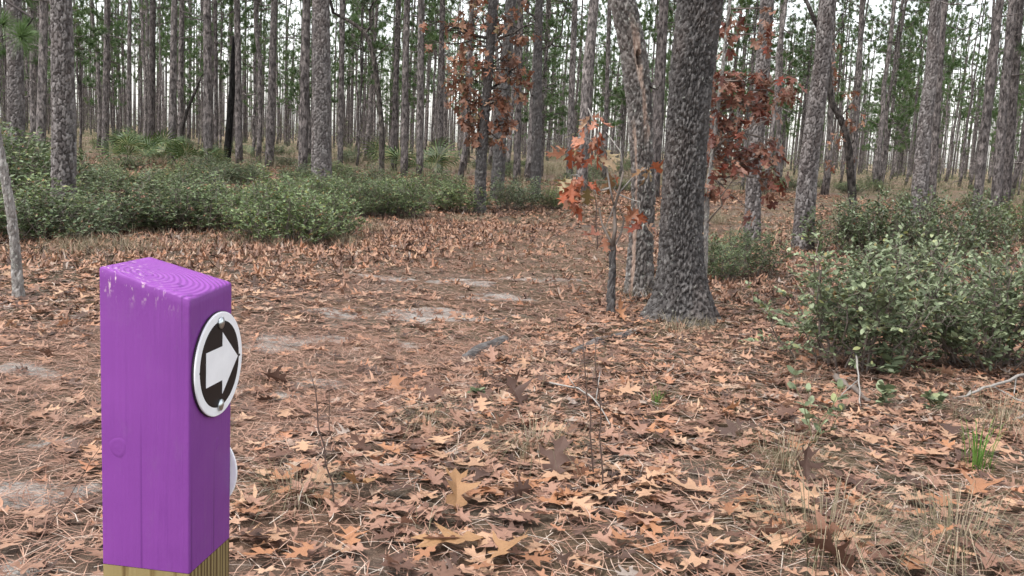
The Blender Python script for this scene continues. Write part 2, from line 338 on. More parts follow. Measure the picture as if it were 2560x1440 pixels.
score = np.where(vis, A[1] / d + (A[0][:, 2] - ground_h(A[0][:, 0], A[0][:, 1])) * .25, -1); big = np.argsort(-score)[:288]; rest = np.setdiff1d(np.arange(len(A[0])), big)
def class_mat(nm, a, b): return leafmat(nm, [(0, a), (1, b)], True)
CLS = [('pale tan', class_mat('leaf_pale_tan', (.34, .20, .125), (.45, .275, .17)), .26), ('pinkish brown', class_mat('leaf_pinkish', (.23, .125, .088), (.33, .185, .13)), .32), ('orange brown', class_mat('leaf_orange', (.25, .115, .06), (.36, .17, .085)), .22), ('dark brown', class_mat('leaf_dark', (.06, .033, .025), (.14, .07, .048)), .2)]
LEAFM = [[mesh('oak_leaf', v, t, c[1], smooth=True) for v, t in PROT] for c in CLS]
LMK = [((700, 1180), 'by the purple post'), ((830, 1250), 'around the leaning dead weed'), ((1140, 1260), 'around the large upright golden leaf'), ((1495, 1230), 'at the foot of the twin dead weeds'), ((1740, 1280), 'right of the twin dead weeds'), ((2060, 1390), 'around the bottom right grass tuft'), ((2440, 1200), 'near the bright green grass blades'), ((2430, 1400), 'in the bottom right corner')]
rr = np.random.default_rng(5)
for i in big:
    k = int(rr.choice(4, p=[c[2] for c in CLS])); u, v, _ = pix(A[0][i]); wh = min(LMK, key=lambda q: (q[0][0] - u) ** 2 + (q[0][1] - v) ** 2)[1]
    o = obj('fallen_leaf', LEAFM[k][rr.integers(0, len(PROT))], None, A[0][i] + [0, 0, .012], (A[2][i], A[3][i], A[4][i]), A[1][i] * 1.12)
    tag(o, CLS[k][0] + ' oak leaf in the litter ' + wh, 'leaf', 'dead oak leaves in the foreground')
B = litter(9, 17, 145, PROT, rng); C = litter(17, 40, 48, PROT_LO, rng, .10, .20)
V1 = scatter(PROT, A[0][rest], *(a[rest] for a in A[1:])); V2 = scatter(PROT_LO, *B); V3 = scatter(PROT_XLO, *C)
n1 = len(V1[0]); n2 = n1 + len(V2[0])
o = obj('leaf_litter', mesh('leaf_litter', np.concatenate([V1[0], V2[0], V3[0]]), np.concatenate([V1[1], V2[1] + n1, V3[1] + n2]), M_LITTER, {'rnd': np.concatenate([V1[2], V2[2], V3[2]])}, smooth=True))
tag(o, 'thick carpet of brown fallen oak leaves', 'leaf litter', None, 'stuff')
# a few leaves that stand out
HERO = [(1140, 1225, .19, (.75, .25, .35), 'large golden brown oak leaf standing upright at the bottom of the picture', 1.5),
        (1130, 1365, .26, (-.05, .1, 1.9), 'wide golden brown oak leaf lying below the large upright one', .5),
        (1270, 1390, .19, (.2, -.3, -.8), 'dark tan oak leaf tilted beside the wide golden brown leaf', .8),
        (1388, 1155, .2, (1.0, .15, -.3), 'dark brown curled oak leaf propped behind the twin dead stems', 1.4),
        (1285, 975, .19, (.9, -.2, .6), 'red brown upright oak leaf on the litter right of the trail', 1.5),
        (2110, 1365, .2, (.12, .05, 2.4), 'pale tan star shaped oak leaf resting on the grass tuft', .5),
        (1720, 1245, .22, (.1, .1, 1.2), 'broad pale tan oak leaf left of the dry grass tuft', .6),
        (2010, 1165, .16, (1.1, .2, .2), 'dark brown oak leaf leaning on the small green seedling', 1.2),
        (2080, 1400, .19, (.8, .5, 2.2), 'curled dark brown oak leaf under the pale star shaped leaf', 1.2),
        (1550, 760, .2, (1.0, 0, .4), 'orange brown oak leaf propped against the thin forked sapling', 1.2),
        (900, 1245, .2, (.35, .2, 2.6), 'golden yellow curled oak leaf near the thin dead stem', 1.0),
        (2440, 1235, .2, (.1, .1, -.6), 'orange tan oak leaf below the bright green grass blades', .7)]
HM = {'golden': class_mat('leaf_golden', (.25, .135, .065), (.32, .18, .085)), 'dark': CLS[3][1], 'orange': CLS[2][1], 'pale': CLS[0][1]}
for px_, py_, s, r, lab, cu in HERO:
    v, t = leaf(rr, False, cu); p = gpt(at(px_, py_ + (40 if r[0] > .7 else 0), .03)); hm = HM['golden' if 'golden' in lab else 'dark' if 'dark' in lab or 'red' in lab else 'orange' if 'orange' in lab else 'pale']
    o = obj('fallen_leaf', mesh('oak_leaf', v, t, hm, smooth=True), None, p + [0, 0, .05 + .35 * s * abs(math.sin(r[0]))], r, s); tag(o, lab, 'leaf', 'dead oak leaves in the foreground')
# pine straw
def straw(y0, y1, per, rng, wid):
    n = int(per * .56 * (y1 ** 2 - y0 ** 2)); y = np.sqrt(rng.uniform(y0 ** 2, y1 ** 2, n)); x = rng.uniform(-.6, .6, n) * (y + 1); k = rng.uniform(0, 1, n) < np.where(trail_d(x, y) < 1.1, 1, .42) * (1 - .25 * sand(x, y)); x, y = x[k], y[k]; n = len(x)
    a = rng.uniform(0, 6.283, n); L = rng.uniform(.1, .24, n); b = rng.normal(0, .25, n); z = ground_h(x, y) + .008 + rng.uniform(0, .022, n) + (rng.uniform(0, 1, n) < .2) * .025; dx, dy = np.cos(a), np.sin(a)
    p0 = np.stack([x, y, z], 1); p1 = p0 + np.stack([dx * L * .5, dy * L * .5, rng.uniform(0, .012, n)], 1); p2 = p1 + np.stack([np.cos(a + b) * L * .5, np.sin(a + b) * L * .5, rng.uniform(-.012, .006, n)], 1)
    s = np.stack([-dy, dx, np.zeros(n)], 1) * wid; V = np.stack([p0 - s, p0 + s, p1 - s, p1 + s, p2], 1).reshape(-1, 3)
    T = (np.array([[0, 1, 3], [0, 3, 2], [2, 3, 4]])[None] + (np.arange(n) * 5)[:, None, None]).reshape(-1, 3); return V, T, np.repeat(np.where(trail_d(x, y) < 1.0, rng.uniform(0, .85, n), rng.uniform(.25, 1.0, n)), 5)
S1 = straw(2.7, 7, 1900, rng, .0017); S2 = straw(7, 17, 620, rng, .0030)
o = obj('pine_straw', mesh('pine_straw', np.concatenate([S1[0], S2[0]]), np.concatenate([S1[1], S2[1] + len(S1[0])]), M_STRAW, {'rnd': np.concatenate([S1[2], S2[2]])})); tag(o, 'reddish fallen pine needles over the path and litter', 'pine straw', None, 'stuff')

# ---------------------------------------------------------------- trunks with modelled bark
def resample(C, R, zs):
    z = C[:, 2]; return np.stack([np.interp(zs, z, C[:, 0]), np.interp(zs, z, C[:, 1]), zs], 1), np.interp(zs, z, R)
def trunk_line(pts, Y, top, rtop=.06):                      # pixel polyline (base first) on the plane at distance Y -> centres, radii
    C = []; R = []
    for px, py, wd in pts:
        P = plane(px, py, Y); C.append(P); R.append(wd * .5 * ((P - CAM) @ Fw) / FPX)
    C = np.array(C); R = np.array(R); base = C[0].copy(); base[2] = float(ground_h(C[0][0], Y))
    C[0][2] = base[2] - .12
    dv = C[-1] - C[max(0, len(C) - 3)]; dv /= max(dv[2], .3); zt = base[2] + top
    if zt > C[-1][2] + .3:
        for t in (.33, .66, 1.0):
            z = C[-1][2] if t == .33 else z0
            if t == .33: z0 = C[-1][2]; c0 = C[-1].copy(); r0 = R[-1]
            hh = (zt - z0) * t; C = np.vstack([C, c0 + dv * hh * (1 - .35 * t)]); C[-1][2] = z0 + hh; R = np.append(R, r0 + (rtop - r0) * t)
    return C - base, R, base
def smoothline(C, R, n):                                    # Catmull style smoothing by z
    zs = np.linspace(C[0, 2], C[-1, 2], n); P, r = resample(C, R, zs)
    for _ in range(max(1, n // 30)):
        P[1:-1, :2] = (P[:-2, :2] + 2 * P[1:-1, :2] + P[2:, :2]) / 4; r[1:-1] = (r[:-2] + 2 * r[1:-1] + r[2:]) / 4
    return P, r
def bark_trunk(name, C, R, style, depth, mat, seed, parent, zfine=99, extra=None, flare=0.0):
    sp = max(.006, depth * (.00072 if style == 'pine' else .0012)); rb = R[0]; n = int(np.clip(2 * math.pi * rb / sp, 28, 200)); zb, zt = C[0, 2], C[-1, 2]; zf = min(zt, zfine)
    zs = np.concatenate([np.arange(zb, zf, sp * 1.15), np.linspace(zf, zt, max(2, int((zt - zf) / .25)))])
    P, r = smoothline(C, R, 90); P, r = resample(P, r, zs)
    th = np.arange(n) * 2 * math.pi / n; TH, Z = np.meshgrid(th, zs); rr_ = r[:, None]
    circ = 2 * math.pi * rb
    if style == 'pine': cu, cv, amp = .055, .115, .026
    elif style == 'oak': cu, cv, amp = .028, .085, .026
    else: cu, cv, amp = .04, .10, (.024 if style == 'snag' else .010)
    nu = max(6, int(circ / cu)); nu += nu % 2; U = TH / (2 * math.pi) * nu + (noise(np.cos(TH) * 3 + 9, Z * 7 + np.sin(TH) * 3, seed) - .5) * .4 + (noise(np.cos(TH) * 11 + 9, Z * 30 + np.sin(TH) * 11, seed + 1) - .5) * .3 + (Z * .6 if style == 'oak' else 0); Vv = Z / cv + (noise(np.cos(TH) * 4 + 5, Z * 9 + np.sin(TH) * 4, seed + 3) - .5) * .5 + (noise(np.cos(TH) * 12 + 5, Z * 28 + np.sin(TH) * 12, seed + 2) - .5) * .3 + .5 * np.mod(np.floor(U), 2)
    nu += nu % 2; F1, F2, ID = worley(U, Vv, nu, seed, 5.0 if style == 'pine' else 2.6); e = sstep(.05, .17, F2 - F1) if style == 'pine' else sstep(.0, .30, F2 - F1)
    G1, G2, ID2 = worley(U * 2, Vv * 2.0, nu * 2, seed + 31, 2.6, 1.0)
    d = amp * (e * (.75 + .4 * ID) + .14 * sstep(.0, .15, G2 - G1) * e + .12 * ID2 * e) if style == 'pine' else amp * (e * (.6 + .5 * ID) + .34 * sstep(.0, .22, G2 - G1) * e + .22 * ID2 * e) + .035 * rb * (noise(np.cos(TH) * 1.5 + 4, Z * 1.6 + np.sin(TH) * 1.5, seed + 5) - .5) * 2
    d -= amp * 1.15
    if flare:
        f = np.exp(-np.clip(Z - .0, 0, 9) / .20); d = d + f * flare * (.35 + .65 * (noise(TH * 1.1 + 2 + seed, 0 * Z, seed + 6) + .6 * np.cos(TH * 3 + seed) * .5))
    bare = np.zeros_like(Z)
    if extra is not None: d, bare, amp_ = extra(TH, Z, d, rr_)
    fade = sstep(zt, zt - .5, Z) * .0 + 1
    RR = rr_ + d * fade
    V = np.stack([P[:, 0:1] + RR * np.cos(TH), P[:, 1:2] + RR * np.sin(TH), Z], 2).reshape(-1, 3); T = ring_tris(len(zs), n)
    c = len(V); V = np.vstack([V, P[-1]]); j = np.arange(n); T = np.concatenate([T, np.stack([np.full(n, c), (len(zs) - 1) * n + (j + 1) % n, (len(zs) - 1) * n + j], 1)])
    me = mesh(name, V, T[:, ::-1], mat, {'plate': np.append(np.clip((.8 * ID + .2 * ID2) if style == 'pine' else (.55 * ID + .45 * ID2), 0, 1).ravel(), .5), 'bare': np.append(bare.ravel(), 0)}, smooth=True)
    return obj(name, me, parent)
def plain_trunk(name, C, R, mat, parent, n=9, k=22, seed=0):
    P, r = smoothline(C, R, k); rg = np.random.default_rng(seed); r = r * (1 + rg.normal(0, .03, k)); V, T = tube(P, r, n)
    return obj(name, mesh(name, V, T[:, ::-1], mat, smooth=True), parent)

# pine crowns, shared by all pines
def make_crown(seed, L=8.0, spread=2.1, nb=36, needles=56, nw=.023, nl=.27, dead=7, tuft_gap=.30):
    rg = np.random.default_rng(seed); b = MB(); tc = []; td = []
    b.tube(wiggle((0, 0, -.3), (rg.normal(0, .15), rg.normal(0, .15), L), 8, .008, rg), np.linspace(.075, .012, 8), 5)
    for i in range(nb + dead):
        dd = i >= nb; t = rg.uniform(0, 1) ** .85 if not dd else rg.uniform(-.55, .15); z = L * t; a = rg.uniform(0, 6.283)
        ln = (spread * (1 - .75 * max(t, 0)) * rg.uniform(.5, 1.1) + .25) * (.7 if dd else 1)
        e = np.array([math.cos(a) * ln, math.sin(a) * ln, z + ln * rg.uniform(-.1, .55)]); P = wiggle((0, 0, z), e, 6, .035, rg, .10); b.tube(P, np.linspace(.028, .007, 6) * (1 if not dd else .8), 4)
        if dd: continue
        m = max(2, int(ln / tuft_gap))
        for q in range(m):
            f = 1 - .62 * q / m * rg.uniform(.8, 1.2); p = np.array([np.interp(f * 5, range(6), P[:, c]) for c in range(3)])
            if q: # side twig
                s = p + rg.normal(0, 1, 3) * np.array([.26, .26, .14]) + [0, 0, .1]; b.tube([p, s], [.007, .004], 3, cap=False); dv = s - p; p = s
            else: dv = P[-1] - P[-2]
            tc.append(p); td.append(dv / (np.linalg.norm(dv) + 1e-6) + np.array([0, 0, .45]))
    tc = np.array(tc); td = np.array(td); td /= np.linalg.norm(td, axis=1, keepdims=True); n = len(tc) * needles
    P = np.repeat(tc, needles, 0) ; D = np.repeat(td, needles, 0) * .75 + rg.normal(0, .62, (n, 3)); D /= np.linalg.norm(D, axis=1, keepdims=True); P = P - np.repeat(td, needles, 0) * rg.uniform(0, .16, (n, 1))
    S = np.cross(D, rg.normal(0, 1, (n, 3))); S /= np.linalg.norm(S, axis=1, keepdims=True); ln = nl * rg.uniform(.65, 1.1, (n, 1)); tip = P + D * ln; tip[:, 2] -= .04 * rg.uniform(0, 1, n)
    Vn = np.stack([P - S * nw * .5, P + S * nw * .5, tip], 1).reshape(-1, 3); Tn = np.arange(n * 3).reshape(-1, 3); r = np.repeat(np.repeat(rg.uniform(0, 1, len(tc)), needles) * .6 + rg.uniform(0, .4, n), 3)
    b.add(Vn, Tn, r, 1)
    return b
CROWNS = [make_crown(100 + i, 8.0 + i % 3, 2.0 + .25 * (i % 3), 34 + 3 * i).mesh('pine_crown', [M_FARPINE, M_NEEDLE]) for i in range(6)]
YOUNG = [make_crown(200 + i, 6.5, 1.7, 44, 56, .023, .30, 4).mesh('pine_crown', [M_FARPINE, M_NEEDLE]) for i in range(3)]
FARCROWN = [make_crown(300 + i, 8, 2.2, 30, 12, .034, .40, 2, .42) for i in range(3)]
rp = np.random.default_rng(77)
def add_crown(r, C, R, hc, var=None, scale=1.0, lib=CROWNS):
    zb = C[-1, 2]; z = min(hc, zb - 1.0); p = np.array([np.interp(z, C[:, 2], C[:, c]) for c in range(3)])
    return obj('crown', lib[rp.integers(0, len(lib)) if var is None else var], r, p, (0, 0, rp.uniform(0, 6.28)), (scale, scale, (zb + 1.2 - z) / 8.2 if lib is CROWNS else scale))
seedc = [0]
def tree(name, pts, Y, label, style='pine', top=17, crown=9.5, cat='tree', detail=None, extra=None, flare=0.0, zfine=None, mat=None, group=None):
    seedc[0] += 17; s = seedc[0]
    C, R, base = trunk_line(pts, Y, top); r = root(name, base, label, cat, group)
    if detail is None: detail = Y < 27
    if detail:
        m = mat or {'pine': M_PINE, 'oak': M_OAK, 'snag': M_SNAG, 'grey': M_GREY}[style]
        bark_trunk('trunk', C, R, style, Y, m, s, r, (zfine or (H + .17 * Y + .7)), extra, flare)
    else: plain_trunk('trunk', C, R, mat or (M_FARPINE if style == 'pine' else M_FAROAK), r, 10, 26, s)
    if crown: add_crown(r, C, R, crown)
    return r, C, R, base

# near and named pines: base first, (px, py, width px) of the photograph, distance in metres
def ypx(px, py): return float(at(px, py)[1])
tree('pine_tree', [(160, 565, 62), (160, 400, 58), (158, 200, 54), (153, 0, 50)], ypx(160, 560), 'thick grey pine with plated bark standing in the shrubs at far left', flare=.02)
pineB = tree('pine_tree', [(44, 470, 42), (40, 250, 40), (34, 0, 36)], 21, 'broad reddish grey pine left of the thick plated pine at the left edge')
tree('pine_tree', [(100, 420, 26), (105, 250, 22), (110, 0, 20)], 31, 'leaning grey pine between the two broad pines at the left edge')
tree('pine_tree', [(262, 400, 17), (266, 200, 16), (268, 0, 14)], 44, 'pine trunk at left standing just left of the palmetto clump')
tree('pine_tree', [(323, 425, 11), (322, 200, 10), (325, 0, 9)], 38, 'very thin pine rising in front of the large palmetto clump')
tree('pine_tree', [(379, 395, 17), (380, 200, 16), (382, 0, 14)], 47, 'straight pine behind the large palmetto clump')
tree('pine_tree', [(428, 430, 20), (432, 220, 17), (436, 0, 15)], 36, 'grey pine just right of the large palmetto clump')
tree('pine_tree', [(452, 400, 15), (452, 200, 13), (455, 0, 12)], 50, 'slim pine directly behind the pine right of the palmettos')
tree('pine_tree', [(520, 442, 23), (520, 220, 21), (517, 0, 19)], 34, 'grey pine standing at the edge of the left shrubs before the burnt trunk')
tree('pine_tree', [(541, 390, 10), (540, 200, 10), (538, 0, 9)], 48, 'thin dark pine immediately left of the burnt trunk')
tree('pine_tree', [(598, 418, 18), (596, 200, 16), (592, 0, 15)], 40, 'slim pine touching the burnt black trunk on its right')
tree('pine_tree', [(673, 412, 22), (680, 200, 19), (686, 0, 16)], 39, 'tall pine leaning slightly right, midway between burnt trunk and large central pine')
tree('pine_tree', [(755, 480, 24), (762, 230, 22), (766, 0, 20)], 29, 'pale pine standing close left of the large pine behind the central shrubs')
tree('pine_tree', [(803, 520, 54), (804, 380, 50), (804, 200, 46), (802, 0, 43)], 22.5, 'large pine with pale split bark behind the bright central shrubs', flare=.02)
tree('pine_tree', [(850, 430, 15), (854, 200, 13), (857, 0, 12)], 41, 'thin pine just right of the large pine behind the central shrubs')
tree('pine_tree', [(985, 420, 17), (990, 200, 15), (996, 0, 13)], 42, 'thin pine next to the central palmettos on their left')
tree('pine_tree', [(1011, 437, 19), (1013, 200, 17), (1018, 0, 15)], 36, 'grey pine in front of the central palmettos')
tree('pine_tree', [(1050, 435, 19), (1051, 200, 17), (1053, 0, 15)], 37, 'grey pine on the right of the central palmettos')
tree('pine_tree', [(1100, 430, 16), (1102, 200, 14), (1106, 0, 13)], 43, 'pine partly behind the brown leaves on the left of the leafy oak')
tree('pine_tree', [(1293, 440, 19), (1297, 200, 17), (1302, 0, 15)], 35, 'pale pine between the two dark oak trunks behind the leafy oak')
tree('pine_tree', [(1425, 430, 18), (1430, 200, 16), (1438, 0, 14)], 40, 'slim pine just left of the stout pine by the orange leaves')
tree('pine_tree', [(1455, 440, 31), (1468, 200, 28), (1486, 0, 25)], 31, 'stout pine seen behind the hanging orange leaves')
tree('pine_tree', [(1512, 420, 12), (1518, 200, 11), (1524, 0, 10)], 46, 'thin pine left of the broken snag')
tree('pine_tree', [(1640, 420, 30), (1650, 200, 27), (1660, 0, 24)], 30, 'grey pine glimpsed between the broken snag and the big dark oak')
tree('pine_tree', [(1880, 615, 42), (1886, 412, 38), (1906, 183, 37), (1918, 0, 34)], ypx(1880, 612), 'lichen grey pine behind the red oak leaves', flare=.02)
tree('pine_tree', [(1948, 420, 13), (1950, 200, 12), (1956, 0, 11)], 48, 'thin pine seen above the red leaves between two nearer pines')
tree('pine_tree', [(2005, 632, 54), (2021, 412, 47), (2053, 183, 42), (2068, 0, 39)], ypx(2005, 628), 'plated pine leaning right, rising from the left end of the big right shrub', flare=.03)
tree('pine_tree', [(2135, 430, 16), (2146, 200, 14), (2156, 0, 12)], 45, 'slim pine right of the crooked dark oak')
tree('pine_tree', [(2303, 475, 42), (2310, 330, 36), (2328, 183, 30), (2340, 0, 26)], 24, 'tall pine behind the dark right shrub, tapering and leaning right')
tree('pine_tree', [(2337, 440, 21), (2346, 200, 18), (2362, 0, 15)], 33, 'slim pine right behind the tall tapering pine')
tree('pine_tree', [(2446, 485, 24), (2474, 229, 20), (2500, 0, 18)], 28, 'leaning slender pine near the right edge with its dark foot in the shrubs')
tree('pine_tree', [(2497, 455, 25), (2512, 220, 22), (2532, 0, 19)], 31, 'second leaning pine from the right edge')
tree('pine_tree', [(2522, 440, 24), (2534, 220, 22), (2550, 0, 20)], 34, 'darkest pine at the right edge of the picture')

# the near needle tuft on the left pine
def needle_tuft(p, n, L, rg, mb, nw=.006, m=1):
    D = rg.normal(0, .55, (n, 3)) + [.25, 0, .35]; D /= np.linalg.norm(D, axis=1, keepdims=True); P = np.repeat([p], n, 0); S = np.cross(D, rg.normal(0, 1, (n, 3))); S /= np.linalg.norm(S, axis=1, keepdims=True)
    mid = P + D * L * .6; tip = P + D * L; tip[:, 2] -= L * .18
    V = np.stack([P - S * nw * .5, P + S * nw * .5, mid + S * nw * .5, mid - S * nw * .5, tip], 1).reshape(-1, 3); T = (np.array([[0, 1, 2], [0, 2, 3], [3, 2, 4]])[None] + (np.arange(n) * 5)[:, None, None]).reshape(-1, 3); mb.add(V, T, np.repeat(rg.uniform(.4, .9, n), 5), m)
b = MB(); rg = np.random.default_rng(8); bs = pineB[3]; p0 = plane(-70, -60, 17) - bs; p1 = plane(82, 45, 16.6) - bs; p2 = plane(52, 92, 16.5) - bs
b.tube([plane(36, -160, 21) - bs, p0, plane(20, 5, 16.8) - bs, p1, p2], [.04, .03, .024, .018, .013], 6)
needle_tuft(p2, 300, .38, rg, b); needle_tuft(p0 + [.1, 0, .0], 200, .36, rg, b); needle_tuft(plane(5, 60, 16.8) - bs, 200, .36, rg, b)
obj('needle_branch', b.mesh('needle_branch', [M_PINE, M_NEEDLE]), pineB[0])

# burnt trunk, crooked oaks
tree('burnt_trunk', [(566, 418, 20), (572, 330, 18), (580, 230, 15), (583, 120, 9), (584, 90, 3)], 36, 'charred black dead trunk among grey pines left of centre', 'oak', 1, 0, mat=M_CHAR, detail=False)
def branchy(mb, p, d, L, r, lv, rg, n=5, m=0):
    q = p + d * L; P = wiggle(p, q, 5, .06, rg); mb.tube(P, np.linspace(r, r * .55, 5), n if lv > 1 else 3, 0.0, m, cap=False)
    if lv <= 0: return
    for _ in range(rg.integers(2, 4)):
        f = rg.uniform(.4, 1); pp = P[min(4, int(f * 4.99))]; dd = d + rg.normal(0, .55, 3); dd[2] += .12; dd /= np.linalg.norm(dd); branchy(mb, pp, dd, L * rg.uniform(.5, .8), r * .55, lv - 1, rg, n, m)
def limbs(r, items, seed, mat=None, Y=None, base=None, lv=2):
    rg = np.random.default_rng(seed)
    for (a, bpt, rad) in items:
        mb = MB(); P0 = plane(*a, Y) - base; P1 = plane(*bpt, Y + rg.uniform(-.6, .6)) - base; pts = wiggle(P0, P1, 6, .05, rg); mb.tube(pts, np.linspace(rad, rad * .45, 6), 6)
        for k in (2, 3, 4, 5):
            d = (P1 - P0) / np.linalg.norm(P1 - P0) + rg.normal(0, .6, 3); d /= np.linalg.norm(d); branchy(mb, pts[k], d, np.linalg.norm(P1 - P0) * .4, rad * .35, lv, rg, 4)
        obj('branch', mb.mesh('branch', [mat or M_TWIG]), r)
T = tree('oak_tree', [(954, 452, 15), (955, 320, 14), (937, 150, 12), (915, 80, 10), (890, 60, 9), (850, 40, 8)], 33, 'dark crooked oak bending left over the central shrubs', 'oak', 5, 0, detail=False)
limbs(T[0], [((850, 40), (780, -60), .06), ((915, 80), (960, -40), .045), ((937, 150), (990, 90), .025)], 3, M_FAROAK, 33, T[3])
T = tree('oak_tree', [(452, 375, 10), (455, 320, 10), (470, 270, 8), (490, 225, 7), (500, 200, 5)], 42, 'small dark crooked oak sapling by the left palmettos', 'oak', 1, 0, detail=False)
limbs(T[0], [((500, 200), (540, 150), .03), ((470, 270), (430, 200), .025), ((456, 330), (440, 300), .03)], 4, M_FAROAK, 42, T[3])
crook = tree('oak_tree', [(2140, 485, 20), (2122, 367, 18), (2103, 290, 16), (2078, 265, 16), (2074, 215, 14), (2070, 120, 12), (2040, 60, 11), (2015, 0, 9)], 27.5, 'black crooked oak with a sharp kink right of the leaning pine', 'oak', 6, 0, detail=False, mat=M_FAROAK)
limbs(crook[0], [((2015, 0), (1975, -90), .05), ((2070, 120), (2120, 20), .03), ((2103, 290), (2150, 230), .02), ((2122, 367), (2160, 300), .02)], 5, M_FAROAK, 27.5, crook[3])

# leaves on twigs, each leaf a part of its tree
def leafy(r, base, Y, clumps, mat, size, seed, limit, anchors, mass_mat=None, twig=M_TWIG, tr=.012, prot=None, zdepth=1.0):
    rg = np.random.default_rng(seed); LM = [mesh('oak_leaf', v, t, mat, smooth=True) for v, t in [leaf(rg, False, rg.uniform(.6, 1.5)) for _ in range(9)]]
    mb = MB(); left = []; cnt = 0
    for (cx, cy, rx, ry, n) in clumps:
        c = plane(cx, cy, Y); wx = rx * Y / FPX; wy = ry * Y / FPX; cl = c - base
        a = min(anchors, key=lambda q: np.linalg.norm(np.asarray(q) - cl)); P = wiggle(a, cl, 5, .05, rg, -.03); mb.tube(P, np.linspace(tr * 1.4, tr * .6, 5), 4)
        n = int(n * (1.35 if size < .13 else 1.05)); ng = max(1, n // 3)
        for g in range(ng):
            v = rg.normal(0, 1, 3); v /= np.linalg.norm(v); u = 1.3 * rg.uniform(0, 1) ** .5; gp = cl + v * u * np.array([wx, max(wx, wy) * zdepth, wy])
            mb.tube(wiggle(P[rg.integers(2, 5)], gp, 4, .06, rg), np.linspace(tr * .55, tr * .22, 4), 3, cap=False)
            for k in range(int(round(n / ng))):
                s = size * rg.uniform(.65, 1.2); rz = rg.uniform(0, 6.283); rx_ = rg.normal(-1.0, .55); M = rotm(rx_, rg.normal(0, .4), rz); e = M @ np.array([0, .6, 0]) * s
                item = (gp + e + rg.normal(0, .02, 3), (rx_, 0, rz), s)
                if cnt < limit: obj('leaf', LM[rg.integers(0, 9)], r, item[0], (rx_, rg.normal(0, .5), rz), s); cnt += 1
                else: left.append(item)
    obj('twigs', mb.mesh('twigs', [twig]), r)
    if left:
        P = np.array([i[0] for i in left]); V, T_, R_ = scatter([leaf(rg, True, 1.2) for _ in range(6)], P, np.array([i[2] for i in left]), np.array([i[1][0] for i in left]), rg.normal(0, .5, len(P)), np.array([i[1][2] for i in left]), rg.uniform(0, 1, len(P)))
        tag(obj('foliage', mesh('foliage', V, T_, mass_mat or mat, {'rnd': R_}, smooth=True), r), kind='stuff')
def along(C, f0=.0, f1=1.0, n=14): return [np.array([np.interp(z, C[:, 2], C[:, c]) for c in range(3)]) for z in np.linspace(C[0, 2] + (C[-1, 2] - C[0, 2]) * f0, C[0, 2] + (C[-1, 2] - C[0, 2]) * f1, n)]
leafy(crook[0], crook[3], 27.5, [(2115, 230, 25, 30, 16), (2130, 300, 25, 25, 18), (2090, 330, 22, 25, 16), (2125, 400, 26, 22, 16), (2100, 170, 20, 30, 12), (2080, 410, 14, 22, 8), (2085, 120, 18, 14, 6)], M_BROWN, .2, 31, 300, along(crook[1], .1, .8))

Yo = ypx(1200, 534)
T = tree('oak_tree', [(1200, 534, 32), (1203, 400, 27), (1217, 230, 24), (1228, 80, 24), (1232, 0, 23)], Yo, 'dark slender oak still full of hanging brown leaves, left of centre', 'oak', 7.5, 0, flare=.02)
limbs(T[0], [((1217, 230), (1290, 170), .035), ((1228, 90), (1130, 70), .04), ((1225, 130), (1330, 60), .035), ((1210, 300), (1160, 260), .02)], 6, M_FAROAK, Yo, T[3], 1)
leafy(T[0], T[3], Yo, [(1120, 75, 65, 18, 26), (1185, 40, 45, 45, 50), (1180, 120, 45, 30, 44), (1150, 150, 40, 18, 24), (1215, 180, 60, 30, 60), (1165, 200, 40, 28, 46), (1215, 240, 45, 22, 40), (1150, 245, 38, 30, 40), (1180, 295, 48, 28, 56), (1250, 255, 26, 24, 30), (1245, 310, 34, 26, 40), (1195, 335, 30, 18, 22), (1270, 150, 42, 36, 40), (1300, 190, 24, 20, 20), (1265, 50, 40, 45, 40), (1310, 80, 24, 26, 20), (1300, 240, 22, 14, 12), (1253, 350, 24, 20, 18), (1075, 100, 28, 12, 8), (1215, -40, 90, 50, 60)], M_BROWN, .19, 32, 300, along(T[1], .25, .95), M_BROWN_S, M_FAROAK)
tree('oak_tree', [(1243, 465, 36), (1250, 350, 32), (1262, 200, 30), (1278, 0, 28)], 25, 'second dark oak trunk just behind the oak with brown leaves', 'oak', 8, 0)
T = tree('oak_tree', [(1340, 478, 28), (1343, 300, 24), (1345, 120, 22), (1348, 0, 20)], 26, 'straight rough dark oak trunk right of the two leafy oak trunks', 'oak', 8, 0)
limbs(T[0], [((1345, 130), (1400, 90), .035), ((1400, 90), (1425, -20), .025), ((1344, 250), (1300, 150), .02), ((1345, 60), (1300, -30), .03)], 7, M_FAROAK, 26, T[3], 2)

# broken snag and the big oak
Ys = ypx(1600, 742)
def snag_extra(TH, Z, d, r):
    a = np.angle(np.exp(1j * (TH + math.pi / 2 - .15)))     # 0 = towards the camera
    z1 = np.interp(560, [0, 1], [0, 1]); n = fbm(TH * 2 + 7, Z * 3.0, 61)
    lo = plane(1600, 300, Ys)[2]; hi = plane(1600, 190, Ys)[2]; hole = plane(1602, 148, Ys)[2]; hole_h = (plane(1602, 125, Ys)[2] - plane(1602, 168, Ys)[2]) * .5
    bare = sstep(.42, .2, np.abs(a - .1) + (n - .5) * .8) * sstep(lo - .35, lo, Z) * sstep(hole + .5, hole + .1, Z)
    strip = sstep(.22, .10, np.abs(a + .95) + (n - .5) * .25) * sstep(1.75, 1.5, Z + (n - .5) * .5)
    bb = np.clip(np.maximum(bare, strip), 0, 1); d = d * (1 - .75 * bb) - .014 * bb
    hd = ((a - .12) * .12 / .028) ** 2 + ((Z - hole) / (hole_h)) ** 2; d = d - .13 * sstep(1.2, .9, hd)
    return d, bb, 0
